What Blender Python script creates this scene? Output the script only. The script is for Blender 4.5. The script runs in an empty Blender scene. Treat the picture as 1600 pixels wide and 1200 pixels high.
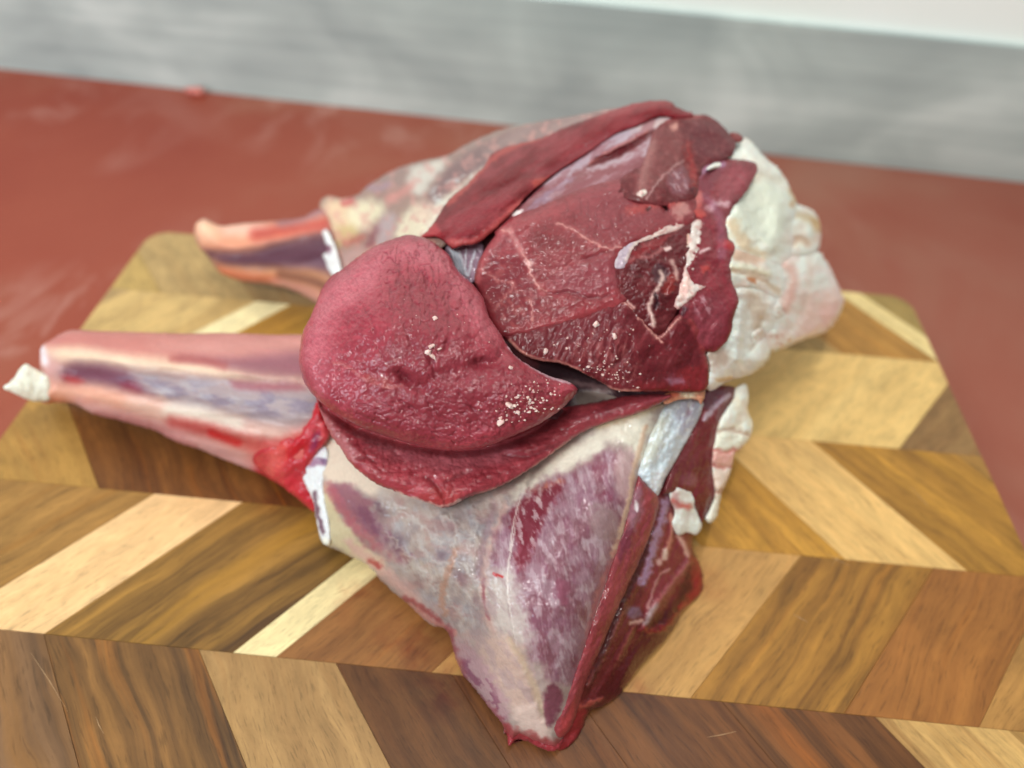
import bpy, math, random
import numpy as np
from mathutils import Matrix, Vector

# ------------------------------------------------------------------ scene, camera, light
S = bpy.context.scene
COL = S.collection
H = 0.30                      # camera height above the board top (metres); board top is z = 0
F = 1150.0                    # focal length in pixels of the 1600 px wide photograph
PITCH, ROLL, YAW = 0.80563, 0.06872, 0.03093

def cam_rot(p, r, y):
    cy, sy, cp, sp, cr, sr = math.cos(y), math.sin(y), math.cos(p), math.sin(p), math.cos(r), math.sin(r)
    Rz = np.array([[cy, sy, 0], [-sy, cy, 0], [0, 0, 1]])
    B = np.array([[1, 0, 0], [0, -sp, -cp], [0, cp, -sp]])
    Q = np.array([[cr, -sr, 0], [sr, cr, 0], [0, 0, 1]])
    return Q @ B @ Rz

M = cam_rot(PITCH, ROLL, YAW)
cd = bpy.data.cameras.new('camera')
cam = bpy.data.objects.new('camera', cd)
COL.objects.link(cam)
mw = Matrix.Identity(4)
for i in range(3):
    mw[i][0], mw[i][1], mw[i][2] = M[0][i], -M[1][i], -M[2][i]
mw[0][3], mw[1][3], mw[2][3] = 0, 0, H
cam.matrix_world = mw
cd.sensor_width = 36.0
cd.lens = 36.0 * F / 1600.0
cd.clip_start, cd.clip_end = 0.01, 50
cd.dof.use_dof = True
cd.dof.focus_distance = 0.262
cd.dof.aperture_fstop = 4.4
S.camera = cam

w = bpy.data.worlds.new('World')
S.world = w
w.use_nodes = True
bg = w.node_tree.nodes['Background']
bg.inputs[0].default_value = (0.93, 1.0, 0.98, 1)
bg.inputs[1].default_value = 0.23

def area_light(name, loc, target, sx, sy, energy, color):
    l = bpy.data.lights.new(name, 'AREA')
    l.shape = 'RECTANGLE'
    l.size, l.size_y = sx, sy
    l.energy = energy
    l.color = color
    o = bpy.data.objects.new(name, l)
    COL.objects.link(o)
    o.location = loc
    o.rotation_euler = (Vector(target) - Vector(loc)).to_track_quat('-Z', 'Y').to_euler()
    return o

area_light('tube_lamp', (0.08, 0.27, 1.30), (0.0, 0.3, 0.0), 1.4, 0.03, 9.8, (1.0, 1.0, 0.97))
area_light('tube_lamp', (-0.38, -0.70, 1.20), (0.0, 0.5, 0.05), 1.1, 0.035, 13.5, (0.97, 1.0, 0.95))  # unseen front fill, added to brighten the steel and wall
area_light('window_lamp', (-1.4, -0.8, 0.9), (-0.2, 0.6, 0.05), 0.8, 0.8, 17, (0.74, 0.88, 1.0))

S.view_settings.view_transform = 'Standard'
S.view_settings.look = 'None'
S.view_settings.exposure = 0.0
S.view_settings.gamma = 1.0
random.seed(3)

# ------------------------------------------------------------------ maths helpers
def rays(u, v):
    d = np.stack([(u - 800) / F, (v - 600) / F, np.ones_like(u)], -1) @ M
    return d / np.linalg.norm(d, axis=-1, keepdims=True)

def at(u, v, z=0.0):
    d = rays(np.array([float(u)]), np.array([float(v)]))[0]
    t = (H - z) / -d[2]
    return np.array([0, 0, H]) + d * t

def _h(ix, iy, s):
    n = (ix.astype(np.int64) * 374761393 + iy.astype(np.int64) * 668265263 + s * 974634777) & 0xffffffff
    n = ((n ^ (n >> 13)) * 1274126177) & 0xffffffff
    n = ((n ^ (n >> 16)) * 2246822519) & 0xffffffff
    return ((n ^ (n >> 15)) & 0xffffff) / float(0x1000000)

def pn(x, y, s=0):
    xi, yi = np.floor(x), np.floor(y)
    fx, fy = x - xi, y - yi
    ux, uy = fx * fx * fx * (fx * (fx * 6 - 15) + 10), fy * fy * fy * (fy * (fy * 6 - 15) + 10)
    def g(a, b):
        an = _h(xi + a, yi + b, s) * 2 * np.pi
        return np.cos(an) * (fx - a) + np.sin(an) * (fy - b)
    n0 = g(0, 0) * (1 - ux) + g(1, 0) * ux
    n1 = g(0, 1) * (1 - ux) + g(1, 1) * ux
    return (n0 * (1 - uy) + n1 * uy) * 1.5

def fbm(x, y, s=0, o=4, k=0.5):
    a, t, f = 1.0, 0, 1.0
    for i in range(o):
        t = t + a * pn(x * f, y * f, s + i * 17)
        a *= k
        f *= 2.03
    return t

def worley(x, y, s=0, jit=0.9):
    xi, yi = np.floor(x), np.floor(y)
    f1 = np.full(x.shape, 9.0)
    f2 = np.full(x.shape, 9.0)
    for a in (-1, 0, 1):
        for b in (-1, 0, 1):
            px = xi + a + 0.5 + jit * (_h(xi + a, yi + b, s) - 0.5)
            py = yi + b + 0.5 + jit * (_h(xi + a, yi + b, s + 91) - 0.5)
            d = np.hypot(px - x, py - y)
            n1 = np.minimum(f1, d)
            f2 = np.minimum(np.maximum(f1, d), f2)
            f1 = n1
    return f1, f2

def sstep(a, b, x):
    t = np.clip((x - a) / (b - a), 0, 1)
    return t * t * (3 - 2 * t)

def catmull(pts, closed=True, step=4.0):
    p = np.array(pts, float)
    n = len(p)
    out = []
    for i in range(n if closed else n - 1):
        g = (lambda k: p[k % n]) if closed else (lambda k: p[min(max(k, 0), n - 1)])
        p0, p1, p2, p3 = g(i - 1), g(i), g(i + 1), g(i + 2)
        m = max(1, int(np.hypot(*(p2 - p1)) / step))
        for j in range(m):
            t = j / m
            out.append(0.5 * (2 * p1 + (p2 - p0) * t + (2 * p0 - 5 * p1 + 4 * p2 - p3) * t * t + (3 * p1 - p0 - 3 * p2 + p3) * t ** 3))
    if not closed:
        out.append(p[-1])
    return np.array(out)

def seg_dist(u, v, P, closed):
    """distance, nearest point and arc fraction to a polyline"""
    A = P
    B = np.roll(P, -1, 0) if closed else P[1:]
    if not closed:
        A = P[:-1]
    best = np.full(u.shape, 1e18)
    nx = np.zeros_like(u)
    ny = np.zeros_like(u)
    fr = np.zeros_like(u)
    k = len(A)
    for i in range(k):
        dx, dy = B[i] - A[i]
        L = dx * dx + dy * dy + 1e-12
        t = np.clip(((u - A[i, 0]) * dx + (v - A[i, 1]) * dy) / L, 0, 1)
        qx, qy = A[i, 0] + t * dx, A[i, 1] + t * dy
        d = (u - qx) ** 2 + (v - qy) ** 2
        m = d < best
        best = np.where(m, d, best)
        nx = np.where(m, qx, nx)
        ny = np.where(m, qy, ny)
        fr = np.where(m, (i + t) / k, fr)
    return np.sqrt(best), nx, ny, fr

def inside(u, v, P):
    c = np.zeros(u.shape, bool)
    n = len(P)
    for i in range(n):
        x0, y0 = P[i]
        x1, y1 = P[(i + 1) % n]
        if y0 == y1:
            continue
        c ^= ((y0 > v) != (y1 > v)) & (u < (x1 - x0) * (v - y0) / (y1 - y0) + x0)
    return c

def sdf(u, v, P):
    d = seg_dist(u, v, P, True)[0]
    return np.where(inside(u, v, P), d, -d)

class TPS:
    """smooth height field through hand-set control points (u, v, height above the board)"""
    def __init__(self, c, lam=0.3):
        c = np.array(c, float)
        self.p = c[:, :2] / 100.0
        n = len(c)
        K = self.k(self.p, self.p) + lam * np.eye(n)
        P = np.c_[np.ones(n), self.p]
        A = np.block([[K, P], [P.T, np.zeros((3, 3))]])
        self.w = np.linalg.solve(A, np.r_[c[:, 2], np.zeros(3)])
    @staticmethod
    def k(a, b):
        r2 = ((a[:, None] - b[None]) ** 2).sum(-1)
        return 0.5 * r2 * np.log(r2 + 1e-9)
    def __call__(self, u, v):
        q = np.c_[u.ravel(), v.ravel()] / 100.0
        z = self.k(q, self.p) @ self.w[:-3] + np.c_[np.ones(len(q)), q] @ self.w[-3:]
        return z.reshape(u.shape)

def lin(c):
    c = np.clip(np.asarray(c, float), 0, 1)
    return np.where(c <= 0.04045, c / 12.92, ((c + 0.055) / 1.055) ** 2.4)

# ------------------------------------------------------------------ object helpers
def tag(o, label=None, cat=None, group=None, kind=None):
    for k, x in (('label', label), ('category', cat), ('group', group), ('kind', kind)):
        if x:
            o[k] = x
    return o

def empty(name, loc):
    o = bpy.data.objects.new(name, None)
    COL.objects.link(o)
    o.location = loc
    o.empty_display_size = 0.02
    return o

def mesh_obj(name, verts, faces, mat, parent=None, smooth=False, origin=None):
    verts = np.array(verts, float)
    if origin is not None:
        verts = verts - np.array(origin)
    me = bpy.data.meshes.new(name)
    me.from_pydata(verts.tolist(), [], faces)
    me.update()
    if smooth:
        me.polygons.foreach_set('use_smooth', [True] * len(me.polygons))
    me.materials.append(mat)
    o = bpy.data.objects.new(name, me)
    COL.objects.link(o)
    if origin is not None:
        o.location = origin
    if parent is not None:
        o.parent = parent
        o.matrix_parent_inverse = Matrix.Translation(parent.location).inverted()
    return o

# ------------------------------------------------------------------ materials
def new_mat(name):
    m = bpy.data.materials.new(name)
    m.use_nodes = True
    nt = m.node_tree
    nt.nodes.clear()
    out = nt.nodes.new('ShaderNodeOutputMaterial')
    b = nt.nodes.new('ShaderNodeBsdfPrincipled')
    nt.links.new(b.outputs[0], out.inputs[0])
    def N(t, **kw):
        n = nt.nodes.new(t)
        for k, x in kw.items():
            if k.startswith('in_'):
                n.inputs[int(k[3:]) if k[3:].isdigit() else k[3:]].default_value = x
            else:
                setattr(n, k, x)
        return n
    return m, nt, b, N, nt.links.new

def flesh_mat(name, r_wet, r_dry, coat, sss, sss_r, bump_scale, bump_str, sss_scale=0.0025, mot=0.13):
    m, nt, b, N, L = new_mat(name)
    at_ = N('ShaderNodeAttribute', attribute_name='albedo')
    tc = N('ShaderNodeTexCoord')
    n1 = N('ShaderNodeTexNoise')
    n1.inputs['Scale'].default_value = 700
    n1.inputs['Detail'].default_value = 4
    L(tc.outputs['Object'], n1.inputs['Vector'])
    mr = N('ShaderNodeMapRange')
    mr.inputs[1].default_value, mr.inputs[2].default_value = 0.3, 0.7
    mr.inputs[3].default_value, mr.inputs[4].default_value = 1 - mot, 1 + mot
    L(n1.outputs['Fac'], mr.inputs[0])
    mx = N('ShaderNodeMix', data_type='RGBA', blend_type='MULTIPLY')
    mx.inputs[0].default_value = 1
    L(at_.outputs['Color'], mx.inputs[6])
    cb = N('ShaderNodeCombineColor')
    for i in range(3):
        L(mr.outputs[0], cb.inputs[i])
    L(cb.outputs[0], mx.inputs[7])
    L(mx.outputs[2], b.inputs['Base Color'])
    rr = N('ShaderNodeMapRange')
    rr.inputs[3].default_value, rr.inputs[4].default_value = r_dry, r_wet
    L(at_.outputs['Alpha'], rr.inputs[0])
    L(rr.outputs[0], b.inputs['Roughness'])
    n2 = N('ShaderNodeTexNoise')
    n2.inputs['Scale'].default_value = bump_scale
    n2.inputs['Detail'].default_value = 3
    n2.inputs['Roughness'].default_value = 0.6
    L(tc.outputs['Object'], n2.inputs['Vector'])
    bp = N('ShaderNodeBump')
    bp.inputs['Strength'].default_value = bump_str
    bp.inputs['Distance'].default_value = 0.0006
    L(n2.outputs['Fac'], bp.inputs['Height'])
    L(bp.outputs[0], b.inputs['Normal'])
    cw = N('ShaderNodeMath', operation='MULTIPLY')
    cw.inputs[1].default_value = coat
    L(at_.outputs['Alpha'], cw.inputs[0])
    L(cw.outputs[0], b.inputs['Coat Weight'])
    b.inputs['Coat Roughness'].default_value = 0.045
    n3 = N('ShaderNodeTexNoise')                # fine wet film: breaks reflections into small glints
    n3.inputs['Scale'].default_value = bump_scale * 0.5
    n3.inputs['Detail'].default_value = 0.3
    n3.inputs['Distortion'].default_value = 0.8
    L(tc.outputs['Object'], n3.inputs['Vector'])
    b2 = N('ShaderNodeBump')
    b2.inputs['Strength'].default_value = 1.0
    b2.inputs['Distance'].default_value = 0.0005
    L(n3.outputs['Fac'], b2.inputs['Height'])
    L(b2.outputs[0], b.inputs['Coat Normal'])
    b.inputs['Subsurface Weight'].default_value = sss
    b.inputs['Subsurface Radius'].default_value = sss_r
    b.inputs['Subsurface Scale'].default_value = sss_scale
    b.inputs['IOR'].default_value = 1.4
    b.inputs['Specular IOR Level'].default_value = 0.1
    return m

MEAT = flesh_mat('red_muscle', 0.38, 0.5, 0.8, 0.08, (1.0, 0.25, 0.2), 1100, 0.35)
FAT = flesh_mat('white_fat', 0.32, 0.5, 0.5, 0.35, (1.0, 0.8, 0.6), 420, 0.08, mot=0.02)
SKIN = flesh_mat('silverskin', 0.32, 0.45, 0.7, 0.12, (1.0, 0.5, 0.45), 900, 0.22, mot=0.05)
SHANKM = flesh_mat('shank_flesh', 0.35, 0.5, 0.2, 0.15, (1.0, 0.4, 0.3), 500, 0.15, mot=0.04)

# ------------------------------------------------------------------ painter: colour and relief of a piece of flesh
class Painter:
    def __init__(self, u, v):
        self.u, self.v = u, v
        self.c = np.zeros(u.shape + (3,))
        self.d = np.zeros(u.shape)          # relief in mm, towards the outside
        self.w = np.ones(u.shape) * 0.7     # wetness
        self.s = 1
        self.wk = 1.0
        self.sk = 1.0
    def base(self, c):
        self.c[:] = np.array(c) / 255.0
        return self
    def mixc(self, m, c):
        self.c = self.c * (1 - m[..., None]) + np.array(c) / 255.0 * m[..., None]
    def warp(self, k, sc=14):
        self.s += 7
        k *= self.wk
        if k == 0:
            return self.u, self.v
        return (self.u + k * fbm(self.u / sc, self.v / sc, self.s, 3), self.v + k * fbm(self.u / sc, self.v / sc, self.s + 50, 3))
    def poly(self, pts, c, soft=4, a=1.0, warp=4, wsc=14, smooth=True):
        soft *= self.sk
        P = catmull(pts, True, 8) if smooth else np.array(pts, float)
        uu, vv = self.warp(warp, wsc)
        lo, hi = P.min(0) - 3 * soft - 12, P.max(0) + 3 * soft + 12
        k = (uu > lo[0]) & (uu < hi[0]) & (vv > lo[1]) & (vv < hi[1])
        m = np.zeros(self.u.shape)
        m[k] = sstep(-soft, soft, sdf(uu[k], vv[k], P)) * a
        if c is not None:
            self.mixc(m, c)
        return m
    def line(self, pts, c=None, w=2.0, soft=None, a=1.0, warp=2, depth=0.0, dw=None, wsc=10, taper=0.0):
        """a stroke: colour and / or relief (depth in mm, negative = crease)"""
        P = catmull(pts, False, 6)
        uu, vv = self.warp(warp, wsc)
        R = 3 * max(w, dw or 0) + 10
        lo, hi = P.min(0) - R, P.max(0) + R
        k = (uu > lo[0]) & (uu < hi[0]) & (vv > lo[1]) & (vv < hi[1])
        if not k.any():
            return
        d, _, _, fr = seg_dist(uu[k], vv[k], P, False)
        tw = np.ones_like(fr) if not taper else np.clip(np.minimum(fr, 1 - fr) / taper, 0.12, 1)
        if c is not None:
            m = np.zeros(self.u.shape)
            s = (soft if soft is not None else w * 0.6) * self.sk
            m[k] = a * (1 - sstep(np.maximum(w * tw - s, 0), w * tw + s, d)) * np.minimum(1, tw + .3)
            self.mixc(m, c)
        if depth:
            ww = (dw or w) * 1.0
            self.d[k] += depth * np.exp(-(d / ww) ** 2) * tw
    def bump(self, x, y, r, depth, ry=None, ang=0):
        ca, sa = math.cos(math.radians(ang)), math.sin(math.radians(ang))
        X, Y = self.u - x, self.v - y
        a, b = (X * ca + Y * sa) / r, (-X * sa + Y * ca) / (ry or r)
        self.d += depth * np.exp(-(a * a + b * b))
    def blotch(self, c, sc, th=0.1, soft=0.25, a=1.0, ang=0, an=1.0, o=4, mask=None, seed=None):
        self.s += 11
        s = seed or self.s
        ca, sa = math.cos(math.radians(ang)), math.sin(math.radians(ang))
        x, y = self.u * ca + self.v * sa, -self.u * sa + self.v * ca
        n = fbm(x / (sc * an), y / sc, s, o, 0.55)
        m = sstep(th - soft, th + soft, n) * a
        if mask is not None:
            m = m * mask
        self.mixc(m, c)
        return m
    def relief(self, sc, amp, ang=0, an=1.0, o=4, mask=None):
        self.s += 13
        ca, sa = math.cos(math.radians(ang)), math.sin(math.radians(ang))
        x, y = self.u * ca + self.v * sa, -self.u * sa + self.v * ca
        n = fbm(x / (sc * an), y / sc, self.s, o, 0.5) * amp
        self.d += n if mask is None else n * mask
    def tone(self, sc, amp, ang=0, an=1.0, o=4):
        self.s += 13
        ca, sa = math.cos(math.radians(ang)), math.sin(math.radians(ang))
        x, y = self.u * ca + self.v * sa, -self.u * sa + self.v * ca
        n = fbm(x / (sc * an), y / sc, self.s, o, 0.55) * amp
        self.c = self.c * (1 + n[..., None] * np.array([0.75, 1.05, 1.0]))
    def cells(self, sx, sy, depth, cw=0.12, ang=0, mask=1.0, warp=0.35, seed=5, col=None, ca=0.3):
        cc, ss = math.cos(math.radians(ang)), math.sin(math.radians(ang))
        x, y = (self.u * cc + self.v * ss) / sx, (-self.u * ss + self.v * cc) / sy
        x2 = x + warp * fbm(x * 0.9, y * 0.9, seed + 3, 3)
        y2 = y + warp * fbm(x * 0.9, y * 0.9, seed + 8, 3)
        f1, f2 = worley(x2, y2, seed)
        g = np.exp(-((f2 - f1) / cw) ** 1.5) * mask
        self.d += -depth * g + 0.35 * depth * mask * (1 - np.minimum(f1, 1))
        if col is not None:
            self.mixc(np.clip(g * ca, 0, 1), col)

PATCH = {}
def patch(name, parent, outline, ctrl, paint, mat, lift=0.0, puff=(3.0, 20), thick=12.0, h=2.0, inset=6.0, ragged=0.8, label=None, rscale=7.0, key=None, gain=1.5, grow=None):
    """a piece of flesh: its visible outline carried to its own distance, rounded over at the rim and given real thickness"""
    P = catmull(outline, True, 3.0)
    if ragged:
        n = len(P)
        tt = np.arange(n) * 3.0 / rscale
        sd = abs(hash(name)) % 7 + len(outline)
        P = P + ragged * np.c_[fbm(tt, tt * 0 + 3.3, sd, 3), fbm(tt, tt * 0 + 9.1, sd + 4, 3)]
    if grow is not None:                       # slip this edge under the neighbouring piece
        tg = np.roll(P, -1, 0) - np.roll(P, 1, 0)
        tg /= np.linalg.norm(tg, axis=1, keepdims=True) + 1e-9
        nr = np.c_[tg[:, 1], -tg[:, 0]]
        area = 0.5 * np.sum(P[:, 0] * np.roll(P[:, 1], -1) - np.roll(P[:, 0], -1) * P[:, 1])
        P = P + nr * (np.sign(area) * grow(P[:, 0], P[:, 1]))[:, None]
    lo, hi = P.min(0) - 2 * h, P.max(0) + 2 * h
    gx, gy = np.arange(lo[0], hi[0] + h, h), np.arange(lo[1], hi[1] + h, h)
    U, V = np.meshgrid(gx, gy)
    dd, nx, ny, _ = seg_dist(U, V, P, True)
    ins = inside(U, V, P)
    sd = np.where(ins, dd, -dd)
    use = sd > -0.75 * h
    sn = use & (sd < 0.35 * h)
    U2, V2 = np.where(sn, nx, U), np.where(sn, ny, V)
    sd = np.where(sn, 0, sd)
    cellc = (sd[:-1, :-1] + sd[1:, :-1] + sd[:-1, 1:] + sd[1:, 1:]) > 0.3 * h
    cell = use[:-1, :-1] & use[1:, :-1] & use[:-1, 1:] & use[1:, 1:] & cellc
    ny_, nx_ = U.shape
    I = np.arange(U.size).reshape(U.shape)
    a, b, c, d = I[:-1, :-1][cell], I[:-1, 1:][cell], I[1:, 1:][cell], I[1:, :-1][cell]
    quads = np.stack([a, d, c, b], 1)
    usedi = np.unique(quads)
    rm = np.full(U.size, -1)
    rm[usedi] = np.arange(len(usedi))
    quads = rm[quads]
    u, v, e = U2.ravel()[usedi], V2.ravel()[usedi], np.maximum(sd.ravel()[usedi], 0)
    field = ctrl if callable(ctrl) else TPS(ctrl)
    z = np.maximum(field(u, v), 0.0015)
    D = rays(u, v)
    t = (H - z) / -D[:, 2]
    pt = Painter(u, v)
    pt.e = e
    paint(pt)
    k = np.clip(e / puff[1], 0, 1)
    prof = np.sqrt(np.maximum(1 - (1 - k) ** 2, 0))
    t = t - lift * 1e-3 - puff[0] * 1e-3 * prof - pt.d * gain * 1e-3 * np.clip(e / 4.0, 0.15, 1)
    tb = (H - 0.0008) / -D[:, 2]
    t = np.minimum(t, tb)
    O = np.array([0, 0, H])
    X = O + D * t[:, None]
    col = np.c_[lin(pt.c), np.clip(pt.w, 0, 1)]
    # rim
    ed = np.concatenate([quads[:, [0, 1]], quads[:, [1, 2]], quads[:, [2, 3]], quads[:, [3, 0]]])
    ks = np.sort(ed, 1)
    key_ = ks[:, 0] * (len(u) + 1) + ks[:, 1]
    uq, inv, cnt = np.unique(key_, return_inverse=True, return_counts=True)
    be = ed[cnt[inv] == 1]
    bv = np.unique(be)
    bm = np.full(len(u), -1)
    bm[bv] = np.arange(len(bv))
    # inward direction of the outline
    f = lambda x, y: sdf(x, y, P)
    gx_, gy_ = f(u[bv] + 1, v[bv]) - f(u[bv] - 1, v[bv]), f(u[bv], v[bv] + 1) - f(u[bv], v[bv] - 1)
    gl = np.hypot(gx_, gy_) + 1e-6
    gx_, gy_ = gx_ / gl, gy_ / gl
    allX, allC, faces = [X], [col], [quads]
    prev = bv
    base_n = len(u)
    for ring, ang in enumerate((30, 60, 90)):
        A = math.radians(ang)
        uu, vv = u[bv] + gx_ * inset * (1 - math.cos(A)), v[bv] + gy_ * inset * (1 - math.cos(A))
        Dr = rays(uu, vv)
        tr = np.minimum(t[bv] + thick * 1e-3 * math.sin(A), (H - 0.0006) / -Dr[:, 2])
        allX.append(O + Dr * tr[:, None])
        allC.append(col[bv])
        cur = base_n + np.arange(len(bv))
        pm = prev[bm[be[:, 0]]], prev[bm[be[:, 1]]]
        cm = cur[bm[be[:, 0]]], cur[bm[be[:, 1]]]
        faces.append(np.stack([pm[1], pm[0], cm[0], cm[1]], 1))
        prev = cur
        base_n += len(bv)
    cen = allX[-1].mean(0)
    allX.append(cen[None])
    allC.append(col[bv].mean(0)[None])
    X = np.concatenate(allX)
    C = np.concatenate(allC)
    Q = np.concatenate(faces)
    tri = np.stack([prev[bm[be[:, 1]]], prev[bm[be[:, 0]]], np.full(len(be), base_n)], 1)
    me = bpy.data.meshes.new(name)
    nv, nq, ntri = len(X), len(Q), len(tri)
    me.vertices.add(nv)
    org = np.array(parent.location) if parent is not None else X.mean(0)
    me.vertices.foreach_set('co', (X - org).ravel())
    me.loops.add(nq * 4 + ntri * 3)
    me.loops.foreach_set('vertex_index', np.concatenate([Q.ravel(), tri.ravel()]).astype(np.int32))
    me.polygons.add(nq + ntri)
    me.polygons.foreach_set('loop_start', np.concatenate([np.arange(nq) * 4, nq * 4 + np.arange(ntri) * 3]).astype(np.int32))
    me.polygons.foreach_set('use_smooth', np.ones(nq + ntri, bool))
    me.update(calc_edges=True)
    me.validate()
    ca = me.color_attributes.new('albedo', 'FLOAT_COLOR', 'POINT')
    ca.data.foreach_set('color', C.ravel().astype(np.float32))
    me.materials.append(mat)
    o = bpy.data.objects.new(name, me)
    COL.objects.link(o)
    if parent is not None:
        o.parent = parent
    else:
        o.location = org
    if label:
        o['label'] = label
    PATCH[key or name] = (u, v, allX[0])
    return o

def on_surface(key, u, v):
    pu, pv, X = PATCH[key]
    return X[np.argmin((pu - u) ** 2 + (pv - v) ** 2)]

# ------------------------------------------------------------------ the setting: worktop, steel backsplash, wall
def box_mesh(x0, x1, y0, y1, z0, z1):
    v = [(x, y, z) for z in (z0, z1) for y in (y0, y1) for x in (x0, x1)]
    f = [(0, 2, 3, 1), (4, 5, 7, 6), (0, 1, 5, 4), (2, 6, 7, 3), (0, 4, 6, 2), (1, 3, 7, 5)]
    return v, f

def ramp(N, stops):
    r = N('ShaderNodeValToRGB')
    e = r.color_ramp.elements
    e[0].position, e[0].color = stops[0][0], (*lin(np.array(stops[0][1]) / 255), 1)
    e[1].position, e[1].color = stops[-1][0], (*lin(np.array(stops[-1][1]) / 255), 1)
    for p, c in stops[1:-1]:
        k = e.new(p)
        k.color = (*lin(np.array(c) / 255), 1)
    return r

def top_mat():
    m, nt, b, N, L = new_mat('red_brown_poly_board')
    tc = N('ShaderNodeTexCoord')
    mp = N('ShaderNodeMapping')
    mp.inputs['Scale'].default_value = (1, 1, 1)
    L(tc.outputs['Object'], mp.inputs[0])
    n = N('ShaderNodeTexNoise'); n.inputs['Scale'].default_value = 5; n.inputs['Detail'].default_value = 6; n.inputs['Distortion'].default_value = .6
    L(mp.outputs[0], n.inputs['Vector'])
    r = ramp(N, [(0.3, (138, 44, 17)), (0.5, (146, 55, 28)), (0.7, (156, 86, 62))])
    L(n.outputs['Fac'], r.inputs[0])
    # pale dried smears and scuffs
    mp2 = N('ShaderNodeMapping'); mp2.inputs['Scale'].default_value = (16, 9, 1); mp2.inputs['Rotation'].default_value = (0, 0, math.radians(28))
    L(tc.outputs['Object'], mp2.inputs[0])
    n2 = N('ShaderNodeTexNoise'); n2.inputs['Scale'].default_value = 1; n2.inputs['Detail'].default_value = 7; n2.inputs['Roughness'].default_value = .62; n2.inputs['Distortion'].default_value = 1.2
    L(mp2.outputs[0], n2.inputs['Vector'])
    r2 = N('ShaderNodeMapRange'); r2.inputs[1].default_value = .5; r2.inputs[2].default_value = .75; r2.inputs[4].default_value = .85
    L(n2.outputs['Fac'], r2.inputs[0])
    mp3 = N('ShaderNodeMapping'); mp3.inputs['Scale'].default_value = (2.6, 2.6, 1); mp3.inputs['Location'].default_value = (1.3, .7, 0)
    L(tc.outputs['Object'], mp3.inputs[0])
    n3 = N('ShaderNodeTexNoise'); n3.inputs['Scale'].default_value = 1; n3.inputs['Detail'].default_value = 2
    L(mp3.outputs[0], n3.inputs['Vector'])
    r3 = N('ShaderNodeMapRange'); r3.inputs[1].default_value = .42; r3.inputs[2].default_value = .62
    L(n3.outputs['Fac'], r3.inputs[0])
    mu = N('ShaderNodeMath', operation='MULTIPLY'); L(r2.outputs[0], mu.inputs[0]); L(r3.outputs[0], mu.inputs[1])
    mx = N('ShaderNodeMix', data_type='RGBA'); L(mu.outputs[0], mx.inputs[0]); L(r.outputs[0], mx.inputs[6])
    mx.inputs[7].default_value = (*lin(np.array((205, 160, 148)) / 255), 1)
    sp = N('ShaderNodeSeparateXYZ'); L(tc.outputs['Object'], sp.inputs[0])
    gx = N('ShaderNodeMapRange'); gx.inputs[1].default_value = -.45; gx.inputs[2].default_value = .45; gx.inputs[4].default_value = .42; L(sp.outputs[0], gx.inputs[0])
    gn = N('ShaderNodeMath', operation='MULTIPLY'); L(gx.outputs[0], gn.inputs[0]); L(n.outputs['Fac'], gn.inputs[1])
    gm = N('ShaderNodeMath', operation='MULTIPLY', use_clamp=True); gm.inputs[1].default_value = 2.0; L(gn.outputs[0], gm.inputs[0])
    my = N('ShaderNodeMix', data_type='RGBA'); L(gm.outputs[0], my.inputs[0]); L(mx.outputs[2], my.inputs[6])
    my.inputs[7].default_value = (*lin(np.array((150, 108, 92)) / 255), 1)     # duller brown, mixed in more towards the right
    L(my.outputs[2], b.inputs['Base Color'])
    b.inputs['Roughness'].default_value = .55
    bp = N('ShaderNodeBump'); bp.inputs['Strength'].default_value = .2; bp.inputs['Distance'].default_value = .001
    n4 = N('ShaderNodeTexNoise'); n4.inputs['Scale'].default_value = 160; n4.inputs['Detail'].default_value = 4
    L(tc.outputs['Object'], n4.inputs['Vector']); L(n4.outputs['Fac'], bp.inputs['Height']); L(bp.outputs[0], b.inputs['Normal'])
    return m

def steel_mat():
    m, nt, b, N, L = new_mat('brushed_steel')
    tc = N('ShaderNodeTexCoord')
    def noise(sc, det, vec, dist=0):
        mp = N('ShaderNodeMapping'); mp.inputs['Scale'].default_value = vec; L(tc.outputs['Object'], mp.inputs[0])
        n = N('ShaderNodeTexNoise'); n.inputs['Scale'].default_value = sc; n.inputs['Detail'].default_value = det; n.inputs['Distortion'].default_value = dist
        L(mp.outputs[0], n.inputs['Vector'])
        return n
    a = noise(1, 3, (8, 1, 12), .5)           # cloudy wiped stains
    c = noise(1, 4, (3, 1, 90), .1)           # horizontal brushing
    ad = N('ShaderNodeMath', operation='ADD'); L(a.outputs['Fac'], ad.inputs[0])
    k = N('ShaderNodeMath', operation='MULTIPLY'); k.inputs[1].default_value = .45; L(c.outputs['Fac'], k.inputs[0]); L(k.outputs[0], ad.inputs[1])
    r = ramp(N, [(0.5, (160, 172, 170)), (0.78, (190, 202, 197)), (1.02, (218, 228, 222))])
    L(ad.outputs[0], r.inputs[0]); L(r.outputs[0], b.inputs['Base Color'])
    b.inputs['Metallic'].default_value = .15
    mr = N('ShaderNodeMapRange'); mr.inputs[3].default_value = .32; mr.inputs[4].default_value = .5
    L(a.outputs['Fac'], mr.inputs[0]); L(mr.outputs[0], b.inputs['Roughness'])
    bp = N('ShaderNodeBump'); bp.inputs['Strength'].default_value = .15; bp.inputs['Distance'].default_value = .0005
    L(c.outputs['Fac'], bp.inputs['Height']); L(bp.outputs[0], b.inputs['Normal'])
    return m

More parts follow.
